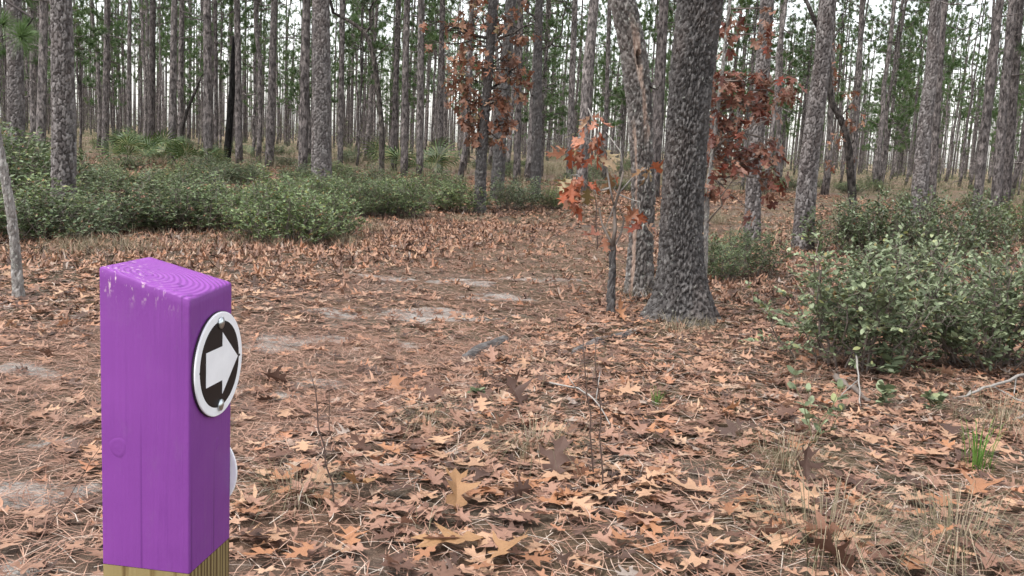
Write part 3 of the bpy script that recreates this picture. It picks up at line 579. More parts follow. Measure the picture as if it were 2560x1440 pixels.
T = tree('dead_snag', [(1602, 748, 84), (1600, 690, 66), (1602, 600, 60), (1608, 500, 58), (1606, 410, 56), (1600, 275, 62), (1586, 140, 66), (1570, 60, 66), (1556, 0, 68)], Ys, 'broken dead trunk with peeling bark and a dark hole beside the big oak', 'snag', 3.9, 0, extra=snag_extra, flare=.03)
SN = T
mb = MB(); rg = np.random.default_rng(4); bs = T[3]
mb.tube([plane(1625, 212, Ys) - bs, plane(1642, 222, Ys - .1) - bs, plane(1655, 205, Ys - .12) - bs], [.03, .016, .006], 6); obj('branch_stub', mb.mesh('branch_stub', [M_SNAG]), T[0])
Yb = ypx(1705, 806)
BO = tree('oak_tree', [(1710, 812, 150), (1708, 760, 128), (1705, 690, 112), (1702, 600, 104), (1708, 458, 102), (1724, 230, 106), (1740, 90, 108), (1752, 0, 110)], Yb, 'big oak with dark deeply furrowed bark and flared foot beside the snag', 'oak', 9, 0, flare=.17)
mb = MB(); ct = BO[1][-1]
for a in (.3, 1.7, 2.9, 4.2, 5.4): branchy(mb, ct - [0, 0, rg.uniform(.1, 2.5)], np.array([math.cos(a) * .7, math.sin(a) * .7, .6]), 3.0, .09, 3, rg)
obj('limbs', mb.mesh('limbs', [M_FAROAK]), BO[0])
P = ct + rg.normal(0, 1, (1500, 3)) * [2.2, 2.2, 1.3] + [0, 0, 2.2]; V, T_, R_ = scatter(PROT_LO, P, rg.uniform(.12, .2, 1500), rg.normal(-.8, .6, 1500), rg.normal(0, .5, 1500), rg.uniform(0, 6, 1500), rg.uniform(0, 1, 1500))
tag(obj('foliage', mesh('foliage', V, T_, M_BROWN_S, {'rnd': R_}), BO[0]), kind='stuff')

# thin pale leaning trunk at the left edge
tree('sapling_tree', [(48, 756, 34), (42, 680, 26), (36, 600, 24), (26, 520, 23), (10, 430, 22), (-6, 340, 20), (-30, 200, 18)], ypx(48, 752), 'slim pale lichen covered trunk leaning out at the left edge', 'grey', 4.5, 0)

# forked sapling with orange leaves, in front of the snag
Yf = ypx(1530, 786)
T = tree('sapling_tree', [(1530, 788, 26), (1527, 740, 22), (1531, 680, 18), (1532, 612, 17)], Yf, 'thin forked oak sapling with hanging orange leaves in front of the snag', 'grey', .6, 0, zfine=3, mat=M_OAK)
bs = T[3]
for pts, rad in (([(1532, 615), (1520, 590), (1505, 560), (1498, 520)], .014), ([(1532, 612), (1538, 570), (1536, 520), (1545, 485), (1558, 430)], .02), ([(1531, 625), (1552, 585), (1560, 550), (1548, 520)], .012), ([(1536, 520), (1525, 470), (1510, 380), (1495, 330), (1470, 270)], .010), ([(1525, 470), (1490, 480), (1460, 455), (1448, 440)], .009), ([(1545, 485), (1580, 500), (1600, 505)], .008), ([(1545, 485), (1585, 440), (1612, 420)], .008), ([(1510, 380), (1470, 345), (1440, 350)], .007), ([(1558, 430), (1552, 380), (1515, 330)], .007)):
    mb = MB(); mb.tube(np.array([plane(a, c, Yf + .12 * math.sin(a)) - bs for a, c in pts]), np.linspace(rad, rad * .45, len(pts)), 6); obj('branch', mb.mesh('branch', [M_TWIG if rad > .011 else M_PALETWIG], True), T[0])
leafy(T[0], bs, Yf, [(1482, 290, 18, 24, 7), (1462, 335, 28, 20, 10), (1440, 375, 32, 18, 10), (1490, 365, 14, 22, 5), (1425, 440, 28, 14, 6), (1450, 455, 30, 14, 8), (1435, 480, 32, 16, 8), (1600, 520, 16, 16, 4), (1600, 555, 18, 12, 3), (1612, 430, 18, 20, 4), (1540, 430, 10, 12, 2), (1510, 585, 16, 10, 3)], M_ORANGE, .17, 33, 300, [plane(1495, 330, Yf) - bs, plane(1448, 440, Yf) - bs, plane(1600, 505, Yf) - bs, plane(1612, 420, Yf) - bs, plane(1470, 270, Yf) - bs, plane(1440, 350, Yf) - bs, plane(1545, 485, Yf) - bs], None, M_PALETWIG, .004, zdepth=.6)

# red leaved oak sapling behind the big oak
Yr = 9.4
T = tree('sapling_tree', [(1766, 690, 16), (1764, 600, 13), (1768, 495, 12), (1782, 380, 11), (1795, 270, 10), (1812, 120, 9), (1825, 0, 8)], Yr, 'young oak covered in dark red leaves beside the big oak', 'grey', 4.4, 0)
limbs(T[0], [((1768, 500), (1850, 420), .010), ((1782, 380), (1920, 300), .012), ((1795, 280), (1990, 190), .012), ((1812, 120), (1900, 60), .010), ((1766, 560), (1840, 440), .009)], 9, M_TWIG, Yr, T[3], 0)
leafy(T[0], T[3], Yr, [(1800, 195, 32, 40, 26), (1850, 190, 40, 24, 22), (1900, 205, 46, 24, 26), (1975, 190, 24, 14, 8), (1960, 225, 34, 24, 16), (1830, 240, 44, 26, 26), (1890, 250, 40, 22, 18), (1925, 270, 24, 22, 10), (1800, 290, 34, 30, 18), (1850, 300, 40, 22, 16), (1800, 350, 34, 24, 18), (1850, 355, 40, 26, 22), (1920, 350, 34, 22, 16), (1790, 400, 24, 26, 12), (1840, 415, 42, 26, 24), (1930, 415, 34, 30, 20), (1800, 460, 30, 20, 12), (1770, 465, 12, 12, 3), (1935, 455, 26, 26, 12), (1905, 375, 22, 20, 8), (1830, 40, 14, 60, 16), (1905, 85, 22, 26, 10), (1930, 30, 10, 50, 8), (1835, 100, 12, 26, 6), (1880, 530, 12, 10, 4), (1820, 480, 22, 10, 6)], M_RED, .125, 34, 300, along(T[1], .3, .95), leafmat('red_leaf_mass', REDLEAF, False, .5, .25), M_TWIG, .007, zdepth=.9)

LM_TREES = [(160, 'the thick plated left pine'), (350, 'the large left palmetto clump'), (575, 'the burnt black trunk'), (803, 'the large split barked pine'), (954, 'the crooked bending oak'), (1200, 'the brown leaved oak'), (1343, 'the straight rough oak'), (1455, 'the stout pine'), (1600, 'the broken snag'), (1710, 'the big furrowed oak'), (1890, 'the lichen grey pine'), (2030, 'the leaning plated pine'), (2140, 'the kinked black oak'), (2310, 'the tall tapering pine'), (2475, 'the leaning slender pine')]
ORD = 'first second third fourth fifth sixth seventh eighth ninth tenth eleventh twelfth thirteenth fourteenth fifteenth sixteenth seventeenth eighteenth nineteenth twentieth'.split()
def label_by_landmark(objs, what):                           # counts rightwards from the nearest landmark on the left
    rows = {}
    for o_ in objs:
        u = float(pix(np.array(o_.location))[0]); lm = [l for l in LM_TREES if l[0] <= u]
        key = 'edge' if u < 0 or u > 2560 else (lm[-1][1] if lm else 'left'); rows.setdefault(key, []).append((u, o_))
    for key, lst in rows.items():
        lst.sort(key=lambda t: t[0])
        for i, (u, o_) in enumerate(lst):
            if key == 'edge': o_['label'] = what + (' just beyond the left edge' if u < 0 else ' just beyond the right edge') + ' of the view'
            elif key == 'left': o_['label'] = '%s %s from the left edge of the picture' % (ORD[min(i, 19)], what)
            else: o_['label'] = '%s %s to the right of %s' % (ORD[min(i, 19)], what, key)
# ---------------------------------------------------------------- the woods behind: every pine its own tree
rg = np.random.default_rng(2024); TP = [(float(np.interp(0, [0, 1], [0, 0])), 0)]; placed = []
for r_ in list(COL.objects):
    if r_.get('category') == 'tree': placed.append((r_.location.x, r_.location.y))
PM = []
for i in range(10):                                          # shared trunk shapes, 1 m high unit scaled per tree
    k = 16; z = np.linspace(0, 1, k); rr2 = .5 * (1 - .62 * z ** 1.2) * (1 + .35 * np.exp(-z * 40)); bx = np.cumsum(rg.normal(0, .0035, k)) ; by = np.cumsum(rg.normal(0, .0035, k))
    PM.append((bx - bx[0], by - by[0], rr2, z))
made = 0; tries = 0
while made < 265 and tries < 12000:
    tries += 1; Y = math.sqrt(rg.uniform(29 ** 2, 130 ** 2)) if rg.uniform() < .8 else rg.uniform(30, 70); px_ = rg.uniform(-150, 2710); p = atd(px_, Y)
    if min((p[0] - a) ** 2 + (p[1] - c) ** 2 for a, c in placed) < (2.2 if Y < 60 else 1.7) ** 2 or trail_d(p[0], p[1]) < 1.5: continue
    placed.append((p[0], p[1])); young = rg.uniform() < .34 and Y > 34; ht = rg.uniform(6, 11) if young else rg.uniform(14, 21); dia = rg.uniform(.09, .14) if young else rg.uniform(.13, .30); bx, by, r1, z = PM[rg.integers(0, 10)]
    r = root('pine_tree', gpt(p), 'slender grey pine among the crowded background trunks', 'tree', 'background pines'); lean = rg.normal(0, .014, 2)
    P = np.stack([bx * ht + lean[0] * z * ht, by * ht + lean[1] * z * ht, z * ht - .1], 1); V, T_ = tube(P, r1 * dia, 8); obj('trunk', mesh('trunk', V, T_[:, ::-1], M_FARPINE, smooth=True), r)
    C = P
    if young: add_crown(r, C, None, ht * rg.uniform(.25, .4), None, rg.uniform(.8, 1.0), YOUNG)
    else: add_crown(r, C, None, ht * rg.uniform(.29, .52), None, rg.uniform(.75, 1.1))
    made += 1
label_by_landmark([o_ for o_ in COL.objects if o_.get('group') == 'background pines'], 'thin background pine')
# woods too far off to count
mbT = []; mb = MB(); fc = [(np.concatenate(c.V), np.concatenate(c.T), np.concatenate(c.R), np.concatenate(c.M)) for c in FARCROWN]
for i in range(1500):
    Y = rg.uniform(100, 290); p = atd(rg.uniform(-250, 2810), Y); ht = rg.uniform(13, 20); dia = rg.uniform(.2, .36); z = np.linspace(0, 1, 6); l = rg.normal(0, .012, 2)
    V, T_ = tube(np.stack([p[0] + l[0] * z * ht, p[1] + l[1] * z * ht, z * ht], 1), dia * .5 * (1 - .6 * z), 5); mb.add(V, T_[:, ::-1], 0, 0)
    if i > 520: continue
    v, t, r2, m = fc[i % 3]; a = rg.uniform(0, 6.28); s = rg.uniform(.8, 1.2); zc = ht * rg.uniform(.35, .6); W = np.stack([v[:, 0] * math.cos(a) - v[:, 1] * math.sin(a), v[:, 0] * math.sin(a) + v[:, 1] * math.cos(a), v[:, 2]], 1) * s + [p[0] + l[0] * zc, p[1] + l[1] * zc, zc]
    k = m == 1; mb.add(W, t[k], r2, 1); 
o = obj('distant_woods', mb.mesh('distant_woods', [M_FARPINE, M_NEEDLE])); tag(o, 'far mass of pine trunks and needles closing the view', 'woods', None, 'stuff')

# low brush and wispy understory far back, one mass
def brush(n, y0, y1, hmin, hmax, per, leafs, rg):
    px_ = rg.uniform(-300, 2860, n); Yv = np.sqrt(rg.uniform(y0 ** 2, y1 ** 2, n)); c = np.array([atd(a, b) for a, b in zip(px_, Yv)]); k = trail_d(c[:, 0], c[:, 1]) > 1.4; c = c[k]; n = len(c)
    h = rg.uniform(hmin, hmax, n); q = rg.normal(0, 1, (n, per, 3)) * .5; q[..., 2] = rg.uniform(0, 1, (n, per)) ** .8
    P = c[:, None] + q * np.stack([h * .5 + .3, h * .5 + .3, h], 1)[:, None]; P = P.reshape(-1, 3); m = len(P); L = np.repeat(leafs * (.6 + .4 * Yv[k] / y1), per)[:, None] * rg.uniform(.5, 1.2, (m, 1))
    a, b2 = rg.normal(0, 1, (m, 3)), rg.normal(0, 1, (m, 3)); a /= np.linalg.norm(a, axis=1, keepdims=True); b2 /= np.linalg.norm(b2, axis=1, keepdims=True)
    V = np.stack([P, P + a * L, P + (a * .5 + b2 * .28) * L], 1).reshape(-1, 3); r = np.repeat(np.clip(np.repeat(rg.uniform(0, 1, n), per) * .7 + rg.uniform(0, .3, m), 0, 1), 3); return V, np.arange(m * 3).reshape(-1, 3), r
M_BRUSH = leafmat('far_brush', [(0, (.05, .07, .03)), (.5, (.10, .125, .055)), (.82, (.13, .14, .065)), (.92, (.19, .15, .09)), (1, (.20, .12, .075))], False, .7, .2)
b1 = brush(3000, 26, 120, .25, .95, 45, .11, rg); b2_ = brush(1300, 90, 290, .8, 4.0, 40, .42, rg); b3 = brush(1000, 85, 250, 2.0, 8.0, 45, .34, rg)
nA, nB = len(b1[0]), len(b1[0]) + len(b2_[0])
tag(obj('undergrowth', mesh('undergrowth', np.concatenate([b1[0], b2_[0], b3[0]]), np.concatenate([b1[1], b2_[1] + nA, b3[1] + nB]), M_BRUSH, {'rnd': np.concatenate([b1[2], b2_[2], b3[2]])})), 'mixed low green and brown brush beneath the far pines', 'undergrowth', None, 'stuff')

# ---------------------------------------------------------------- shrubs
OV = np.array([(0, 0, 0), (.20, .22, .03), (.27, .52, .05), (.17, .82, .03), (0, 1, -.05), (-.17, .82, .03), (-.27, .52, .05), (-.20, .22, .03), (0, .5, 0)]); OT = np.array([(8, 0, 1), (8, 1, 2), (8, 2, 3), (8, 3, 4), (8, 4, 5), (8, 5, 6), (8, 6, 7), (8, 7, 0)])
OV4 = np.array([(0, 0, 0), (.27, .5, .06), (0, 1, -.04), (-.27, .5, .06)]); OT4 = np.array([(0, 1, 2), (0, 2, 3)])
def make_shrub(seed, rx, ry, ht, nst, twl, lsize, perm, fine=True, lean=.0):
    rg = np.random.default_rng(seed); mb = MB(); LP = []; LD = []
    for i in range(nst):
        a = rg.uniform(0, 6.283); u = math.sqrt(rg.uniform(0, 1)); b0 = np.array([math.cos(a) * u * rx * .5, math.sin(a) * u * ry * .5, -.04])
        h = ht * (1 - .42 * u * u) * rg.uniform(.72, 1.16) * (.82 + .36 * noise(np.array([a * 1.2]), np.array([u * 3]), seed)[0]); e = np.array([math.cos(a) * u * rx, math.sin(a) * u * ry, h]); P = wiggle(b0, e, 7, .035, rg); mb.tube(P, np.linspace(.008, .003, 7), 4, cap=False)
        for k in range(2, 7):
            for _ in range(rg.integers(2, 4)):
                d = rg.normal(0, 1, 3) * [1, 1, .45] + [0, 0, .55]; d /= np.linalg.norm(d); L = twl * rg.uniform(.5, 1.15); q = P[k] + d * L
                if q[2] < .06: continue
                mb.tube([P[k], P[k] + d * L * .5 + rg.normal(0, .01, 3), q], [.0028, .002, .0012], 3, cap=False)
                nl = rg.integers(perm[0], perm[1])
                for j in range(nl):
                    f = .25 + .75 * (j + rg.uniform(0, .6)) / nl; LP.append(P[k] + d * L * f + rg.normal(0, .006, 3)); LD.append(d + rg.normal(0, .7, 3))
    LP = np.array(LP); LD = np.array(LD); LD[:, 2] += .2; LD /= np.linalg.norm(LD, axis=1, keepdims=True); n = len(LP)
    S = lsize * rg.uniform(.6, 1.2, n); rz = np.arctan2(-LD[:, 0], LD[:, 1]); rx_ = np.arcsin(np.clip(LD[:, 2], -1, 1)) * .8; ry_ = rg.normal(0, .45, n); R = rg.uniform(0, 1, n)
    return mb.mesh('stems', [M_TWIG]), LP, S, rx_, ry_, rz, R, (OV, OT) if fine else (OV4, OT4)
def shrub_obj(r, dat, n_single=0, order=None):
    st, LP, S, a, b, c, R, pr = dat; obj('stems', st, r); idx = np.arange(len(LP)); single = []
    if n_single: single = order[:n_single]; idx = np.setdiff1d(idx, single)
    V, T_, R_ = scatter([pr], LP[idx], S[idx], a[idx], b[idx], c[idx], R[idx]); me = mesh('foliage', V, T_, M_NEAR, {'rnd': R_}, smooth=True); tag(obj('foliage', me, r), kind='stuff')
    if n_single:
        lm = mesh('shrub_leaf', OV, OT, M_SHRUB_O, smooth=True)
        for i in single: obj('leaf', lm, r, LP[i], (a[i], b[i], c[i]), S[i] * 1.1)
    return me, st
# the big near shrub at the right: three bushes grown together
def near_shrub(px_, py_, seed, rx, ry, ht, nst, label, single, lsize=.047):
    p = gpt(at(px_, py_)); r = root('shrub', p, label, 'shrub', 'evergreen shrubs'); d = make_shrub(seed, rx, ry, ht, nst, .22, lsize, (8, 14))
    W = d[1] + p; u, v, z = pix(W); ok = (u > 1850) & (u < 2540); sc_ = np.where(ok, d[2] / z - .002 * (W[:, 1] - p[1]), -9); shrub_obj(r, d, single, np.argsort(-sc_)); return r
near_shrub(2120, 925, 501, .64, .5, .78, 40, 'left bush of the big pale green shrub in the right foreground', 300)
near_shrub(2460, 915, 502, .85, .6, .82, 56, 'right bush of the big pale green shrub in the right foreground', 300)
near_shrub(2290, 800, 503, .8, .5, .72, 50, 'bush at the back of the big pale green right foreground shrub', 0)
# shared shrub shapes
LIB = []
for i in range(5):
    d = make_shrub(600 + i, .8, .7, .80 + .06 * i, 46, .22, .060, (5, 9), False); V, T_, R_ = scatter([d[7]], *d[1:7]); LIB.append((mesh('foliage', V, T_, M_SHRUB, {'rnd': R_}), d[0]))
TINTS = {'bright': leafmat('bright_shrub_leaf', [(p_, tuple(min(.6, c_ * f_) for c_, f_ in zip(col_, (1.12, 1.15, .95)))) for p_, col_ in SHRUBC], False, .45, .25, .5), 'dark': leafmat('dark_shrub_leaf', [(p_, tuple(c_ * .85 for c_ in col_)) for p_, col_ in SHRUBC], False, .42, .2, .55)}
LIBT = {}
for tn, tm in TINTS.items():
    LIBT[tn] = []
    for me_, st_ in LIB:
        c_ = me_.copy(); c_.materials.clear(); c_.materials.append(tm); LIBT[tn].append((c_, st_))
def shrub(p, s, label, group='evergreen shrubs', var=None, sz=None, tint=None):
    k = rg.integers(0, 5) if var is None else var; LIB = LIBT[tint] if tint else globals()['LIB']; r = root('shrub', gpt(p), label, 'shrub', group, rg.uniform(0, 6.28)); r.scale = (s, s, sz or s)
    tag(obj('foliage', LIB[k][0], r), kind='stuff'); obj('stems', LIB[k][1], r); return r
SH = [(640, 600, 1.0, 'bright leafy shrub at the trail edge, left part of the central mound'), (730, 612, 1.15, 'brightest leafy shrub in the middle of the central mound'), (820, 600, .95, 'leafy shrub at the right end of the central mound'), (690, 570, 1.2, 'shrub at the back of the central mound before the large pine'),
      (930, 545, 1.0, 'shrub on the left of the pair beneath the crooked oak'), (1010, 545, 1.05, 'rounded shrub beneath the crooked oak, right one of the pair'), (1255, 525, .95, 'dark low shrub just right of the leafy oak foot'), (1320, 522, 1.0, 'dark low shrub right of the leafy oak, second from its foot'), (1390, 525, .8, 'small shrub at the right end of the low row beside the leafy oak'),
      (60, 600, 1.35, 'shrub at the left edge beside the pale leaning trunk'), (120, 610, 1.15, 'shrub at the foot of the thick left pine, on its left'), (225, 590, 1.1, 'shrub directly right of the thick left pine'), (300, 575, 1.2, 'second shrub right of the thick left pine'), (380, 575, 1.25, 'shrub behind the purple post, left of two'), (460, 580, 1.2, 'shrub behind the purple post, right of two'), (540, 570, 1.2, 'shrub between the purple post and the central mound'),
      (1790, 700, .62, 'small sparse shrub right of the big oak foot'), (1870, 690, .66, 'small shrub in front of the lichen grey pine'), (1830, 650, .62, 'thin shrub behind the small sparse shrub by the big oak'),
      (2105, 640, 1.0, 'dark shrub right of the leaning plated pine, left end of the row'), (2200, 648, 1.15, 'dark shrub second from the left in the right row'), (2320, 650, 1.2, 'dark dense shrub in the middle of the right row'), (2430, 648, 1.15, 'dark shrub toward the right end of the right row'), (2540, 610, 1.0, 'greenish shrub at the right edge behind the big pale shrub')]
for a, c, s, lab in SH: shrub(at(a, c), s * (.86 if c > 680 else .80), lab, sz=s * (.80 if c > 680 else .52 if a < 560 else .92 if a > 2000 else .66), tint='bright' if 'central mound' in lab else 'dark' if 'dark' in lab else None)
# taller thin brush at the left edge
for a, Y, s, wh in ((20, 16, 1.7, 'left'), (85, 15, 1.9, 'middle'), (110, 18, 1.7, 'right'), (-30, 17, 1.9, 'outermost')):
    shrub(atd(a, Y), s * .8, wh + ' one of the tall loose shrubs behind the pale leaning trunk', 'tall left brush', sz=s * .62)
# shrubs further back
k = 0
def behind_ok(p):
    return trail_d(p[0], p[1]) > 1.6
for i in range(80):
    a = rg.uniform(60, 1150); Y = rg.uniform(17, 30); p = atd(a, Y)
    if behind_ok(p) and k < 48: k += 1; shrub(p, rg.uniform(.75, 1.1), 'leafy shrub in the dense thicket left of the leafy oak', 'thicket shrubs', sz=rg.uniform(.38, .62))
for i in range(75):
    a = rg.uniform(-100, 2660); Y = rg.uniform(28, 75); p = atd(a, Y)
    if behind_ok(p): shrub(p, rg.uniform(.6, 1.15), sz=rg.uniform(.4, .75), label='low shrub far back between the pine trunks', group='far shrubs')

label_by_landmark([o_ for o_ in COL.objects if o_.get('group') == 'thicket shrubs'], 'thicket shrub')
label_by_landmark([o_ for o_ in COL.objects if o_.get('group') == 'far shrubs'], 'low distant shrub')
# ---------------------------------------------------------------- palmettos
def frond(rg, L=.58, n=14):
    mb = MB(); 
    for i in range(n):
        a = (i / (n - 1) - .5) * 3.6; d = np.array([math.sin(a), math.cos(a), 0]); s = np.array([d[1], -d[0], 0]) * .021; l = L * (1 - .18 * abs(a) / 1.8) * rg.uniform(.92, 1.05); mid = d * l * .55 + [0, 0, .04]; tip = d * l - [0, 0, .05 + .06 * rg.uniform()]
        mb.add([(0, 0, 0), mid - s, mid + s, tip], [(0, 2, 1), (1, 2, 3)], rg.uniform(0, 1))
    return mb
fr = [frond(np.random.default_rng(40 + i)).mesh('frond', [M_PALM]) for i in range(4)]
def palmetto(p, label, nf, s, seed):
    rg_ = np.random.default_rng(seed); r = root('palmetto', gpt(p), label, 'palmetto', 'saw palmettos')
    for i in range(max(5, int(nf * .7))):
        a = rg_.uniform(0, 6.283); t = rg_.uniform(.25, 1.1); L = s * rg_.uniform(.5, 1.0); e = np.array([math.cos(a) * math.sin(t), math.sin(a) * math.sin(t), math.cos(t)]) * L
        mb = MB(); mb.tube(np.array([(0, 0, 0), e * .5 + [0, 0, .04], e]), [.012, .009, .006], 4); st = obj('stalk', mb.mesh('stalk', [M_GREENSTEM]), r)
        obj('frond', fr[rg_.integers(0, 4)], r, e, (rg_.uniform(.35, 1.25), rg_.normal(0, .3), a - math.pi / 2), s * rg_.uniform(.9, 1.3))
for a, Y, lab, nf, s in ((320, 33, 'palmetto at the left of the large palmetto clump', 14, 1.15), (355, 35, 'tallest palmetto in the middle of the large left clump', 18, 1.45), (400, 34, 'palmetto at the right of the large left clump', 15, 1.3), (480, 33, 'palmetto between the two pines left of the burnt trunk', 12, 1.2), (985, 37, 'palmetto behind the thin pine in the centre, left of two', 13, 1.4), (1070, 37, 'palmetto behind the centre pines, right of two', 14, 1.5), (1125, 24, 'small yellow green palmetto near the leafy oak foot', 7, .45), (610, 45, 'distant palmetto right of the burnt trunk', 9, 1.1)): palmetto(atd(a, Y), lab, nf, s * .88, int(a))

# ---------------------------------------------------------------- grass
def make_grass(seed, n, L, spread, wd=.0022, droop=.5):
    rg_ = np.random.default_rng(seed); V = []; T_ = []; R_ = []
    a = rg_.uniform(0, 6.283, n); l = L * rg_.uniform(.5, 1.15, n); o_ = rg_.uniform(0, .3, n) * spread; out = rg_.uniform(.3, 1, n) * spread * 1.6; d = np.stack([np.cos(a), np.sin(a), 0 * a], 1); s = np.stack([-np.sin(a), np.cos(a), 0 * a], 1) * wd
    p0 = d * o_[:, None]; p1 = p0 + d * (out * .3)[:, None] * l[:, None]; p1[:, 2] = l * .5; p2 = p0 + d * (out * .75)[:, None] * l[:, None]; p2[:, 2] = l * (.85 - droop * .45 * out); p3 = p0 + d * (out * 1.15)[:, None] * l[:, None]; p3[:, 2] = l * (1.0 - droop * 1.0 * out); p3[:, 2] = np.maximum(p3[:, 2], .02)
    V = np.stack([p0 - s, p0 + s, p1 - s, p1 + s, p2 - s * .7, p2 + s * .7, p3], 1).reshape(-1, 3); T_ = (np.array([[0, 1, 3], [0, 3, 2], [2, 3, 5], [2, 5, 4], [4, 5, 6]])[None] + (np.arange(n) * 7)[:, None, None]).reshape(-1, 3); return V, T_, np.repeat(rg_.uniform(0, 1, n), 7)
def gmesh(seed, n, L, spread, mat, wd=.0022, droop=.5):
    V, T_, R_ = make_grass(seed, n, L, spread, wd, droop); return mesh('grass_tuft', V, T_, mat, {'rnd': R_})
GR = [gmesh(i, 150, .30, .85, M_GRASS, .0012, .95) for i in range(4)]; GS = [gmesh(20 + i, 60, .28, .45, M_GRASS, .0015, .5) for i in range(3)]; GG = gmesh(50, 45, .26, .25, M_GREENGRASS, .0022, .3)
for a, c, s, k, lab in ((2060, 1395, 1.15, 0, 'dry grass tuft under the pale star shaped leaf at bottom right'), (2500, 1075, 1.1, 1, 'dry grass tuft at the right edge beside the green blades'), (1330, 1150, .9, 2, 'dry grass tuft beside the twin thin dead stems'), (1600, 745, .9, 3, 'olive grass tuft between the forked sapling and the big oak'), (1690, 845, .85, 0, 'grass tuft at the front of the big oak foot'), (1760, 830, .7, 1, 'grass tuft at the right of the big oak foot'), (920, 585, 1.2, 2, 'pale grass tuft at the right end of the central mound'), (860, 610, .9, 3, 'brown grass tuft in front of the central mound'), (1140, 560, .9, 0, 'pale grass tuft left of the leafy oak foot'), (740, 1270, .7, 1, 'low grass tuft in the litter right of the purple post'), (1060, 1080, .6, 2, 'small tan grass tuft near the thin leaning dead stem'), (1960, 1180, .9, 3, 'grey dry grass tuft by the green seedling'), (2380, 1400, 1.1, 0, 'dry grass tuft in the bottom right corner'), (1820, 690, .8, 1, 'tan grass tuft under the small shrub by the big oak'), (300, 640, 1.1, 2, 'brown grass tuft at the foot of the left shrubs'), (180, 650, 1.1, 3, 'brown grass tuft left of the purple post under the shrubs')):
    tag(obj('grass_tuft', GR[k], None, gpt(at(a, c)), (0, 0, rg.uniform(0, 6)), s), lab, 'grass tuft', 'dry grass tufts')
tag(obj('grass_tuft', GG, None, gpt(at(2440, 1185)), (0, 0, .3), 1.0), 'bright green upright grass blades at lower right', 'grass tuft', 'green grass')
tag(obj('grass_tuft', GG, None, gpt(at(1640, 1030)), (0, 0, 2.3), .5), 'tiny green grass sprout in the litter before the big oak', 'grass tuft', 'green grass')
VV = []; TT = []; RR_ = []; n = 0
def scatter_grass(cands, L, per=26, wd=.003):
    global n
    for p, s in cands:
        V, T_, R_ = make_grass(int(rg.integers(0, 1e6)), per, L * s, .5, wd, .6); VV.append(V + gpt(p)); TT.append(T_ + n); RR_.append(R_); n += len(V)
scatter_grass([(np.array([x, y, 0]), rg.uniform(.6, 1.2)) for x, y in zip(*spots(3, 12, 2.2, rg)) if trail_d(x, y) > .9], .17, 9, .0011)
scatter_grass([(at(rg.uniform(-60, 560), rg.uniform(585, 650)), rg.uniform(.4, .9)) for _ in range(110)], .30, 9, .0018)
scatter_grass([(at(rg.uniform(560, 900), rg.uniform(600, 632)), rg.uniform(.5, .9)) for _ in range(60)], .26, 10, .0018)
scatter_grass([(at(rg.uniform(880, 1420), rg.uniform(545, 565)), rg.uniform(.4, .9)) for _ in range(60)], .24, 10, .0018)
scatter_grass([(atd(rg.uniform(1750, 2560), rg.uniform(14, 24)), rg.uniform(.5, 1.0)) for _ in range(160)], .3, 18, .003)
for _ in range(800):
    p = atd(rg.uniform(-100, 2660), math.sqrt(rg.uniform(22 ** 2, 75 ** 2)))
    if trail_d(p[0], p[1]) > 1.1: scatter_grass([(p, rg.uniform(.7, 1.4))], .5, 16, .006)
o = obj('dry_grass', mesh('dry_grass', np.concatenate(VV), np.concatenate(TT), M_GRASS, {'rnd': np.concatenate(RR_)})); tag(o, 'thin dry wiregrass scattered through the woods floor', 'grass', None, 'stuff')

# ---------------------------------------------------------------- seedlings, dead stems, fallen branches, cones
def seedling(px_, py_, label, nst, ht, lsize, seed):
    p = gpt(at(px_, py_)); r = root('seedling', p, label, 'seedling', 'green seedlings'); rg_ = np.random.default_rng(seed); lm = mesh('leaf', OV, OT, M_SHRUB_O, smooth=True)
    for i in range(nst):
        a = rg_.uniform(0, 6.28); e = np.array([math.cos(a) * .35 * ht, math.sin(a) * .35 * ht, ht * rg_.uniform(.6, 1.05)]); P = wiggle((0, 0, 0), e, 6, .04, rg_); mb = MB(); mb.tube(P, np.linspace(.0035, .0015, 6), 5); obj('stem', mb.mesh('stem', [M_GREENSTEM]), r)
        for k in range(2, 6):
            for _ in range(2 if k < 5 else 4): obj('leaf', lm, r, P[k], (rg_.uniform(.0, .9), rg_.normal(0, .4), rg_.uniform(0, 6.28)), lsize * rg_.uniform(.7, 1.2))
seedling(2030, 1125, 'light green seedling standing alone before the big right shrub', 5, .36, .06, 1)
seedling(2230, 960, 'low rosette seedling under the big right shrub', 3, .16, .085, 2)
seedling(2200, 1035, 'small seedling left of the pale forked stick', 3, .14, .075, 3)
seedling(2330, 1040, 'dark green low seedling touching the pale fallen stick', 4, .10, .06, 4)
seedling(1190, 1000, 'tiny grey green rosette plant on the trail edge', 3, .05, .05, 5)
def stick(name, pts, rad, label, mat, cat, z0=.0, group=None, lift=None, side=()):
    W = []
    for i, (a, c) in enumerate(pts):
        z = (lift[i] if lift else .035); W.append(at(a, c, z))
    W = np.array(W); base = gpt(W[0]); r = root(name, base, label, cat, group); P = W - base; t = np.linspace(0, 1, len(P)); tt = np.linspace(0, 1, 12); Q_ = np.stack([np.interp(tt, t, P[:, k]) for k in range(3)], 1); rg_ = np.random.default_rng(int(pts[0][0])); Q_[1:-1] += rg_.normal(0, rad * .5, (10, 3))
    mb = MB(); mb.tube(Q_, np.linspace(rad, rad * .5, 12) * (1 + rg_.normal(0, .09, 12)), 8); obj('wood', mb.mesh('wood', [mat], True), r)
    for sp in side:
        S = np.array([at(a, c, z) for a, c, z in sp]) - base; mb = MB(); mb.tube(S, np.linspace(rad * .6, rad * .3, len(S)), 6); obj('twig', mb.mesh('twig', [mat], True), r)
    return r
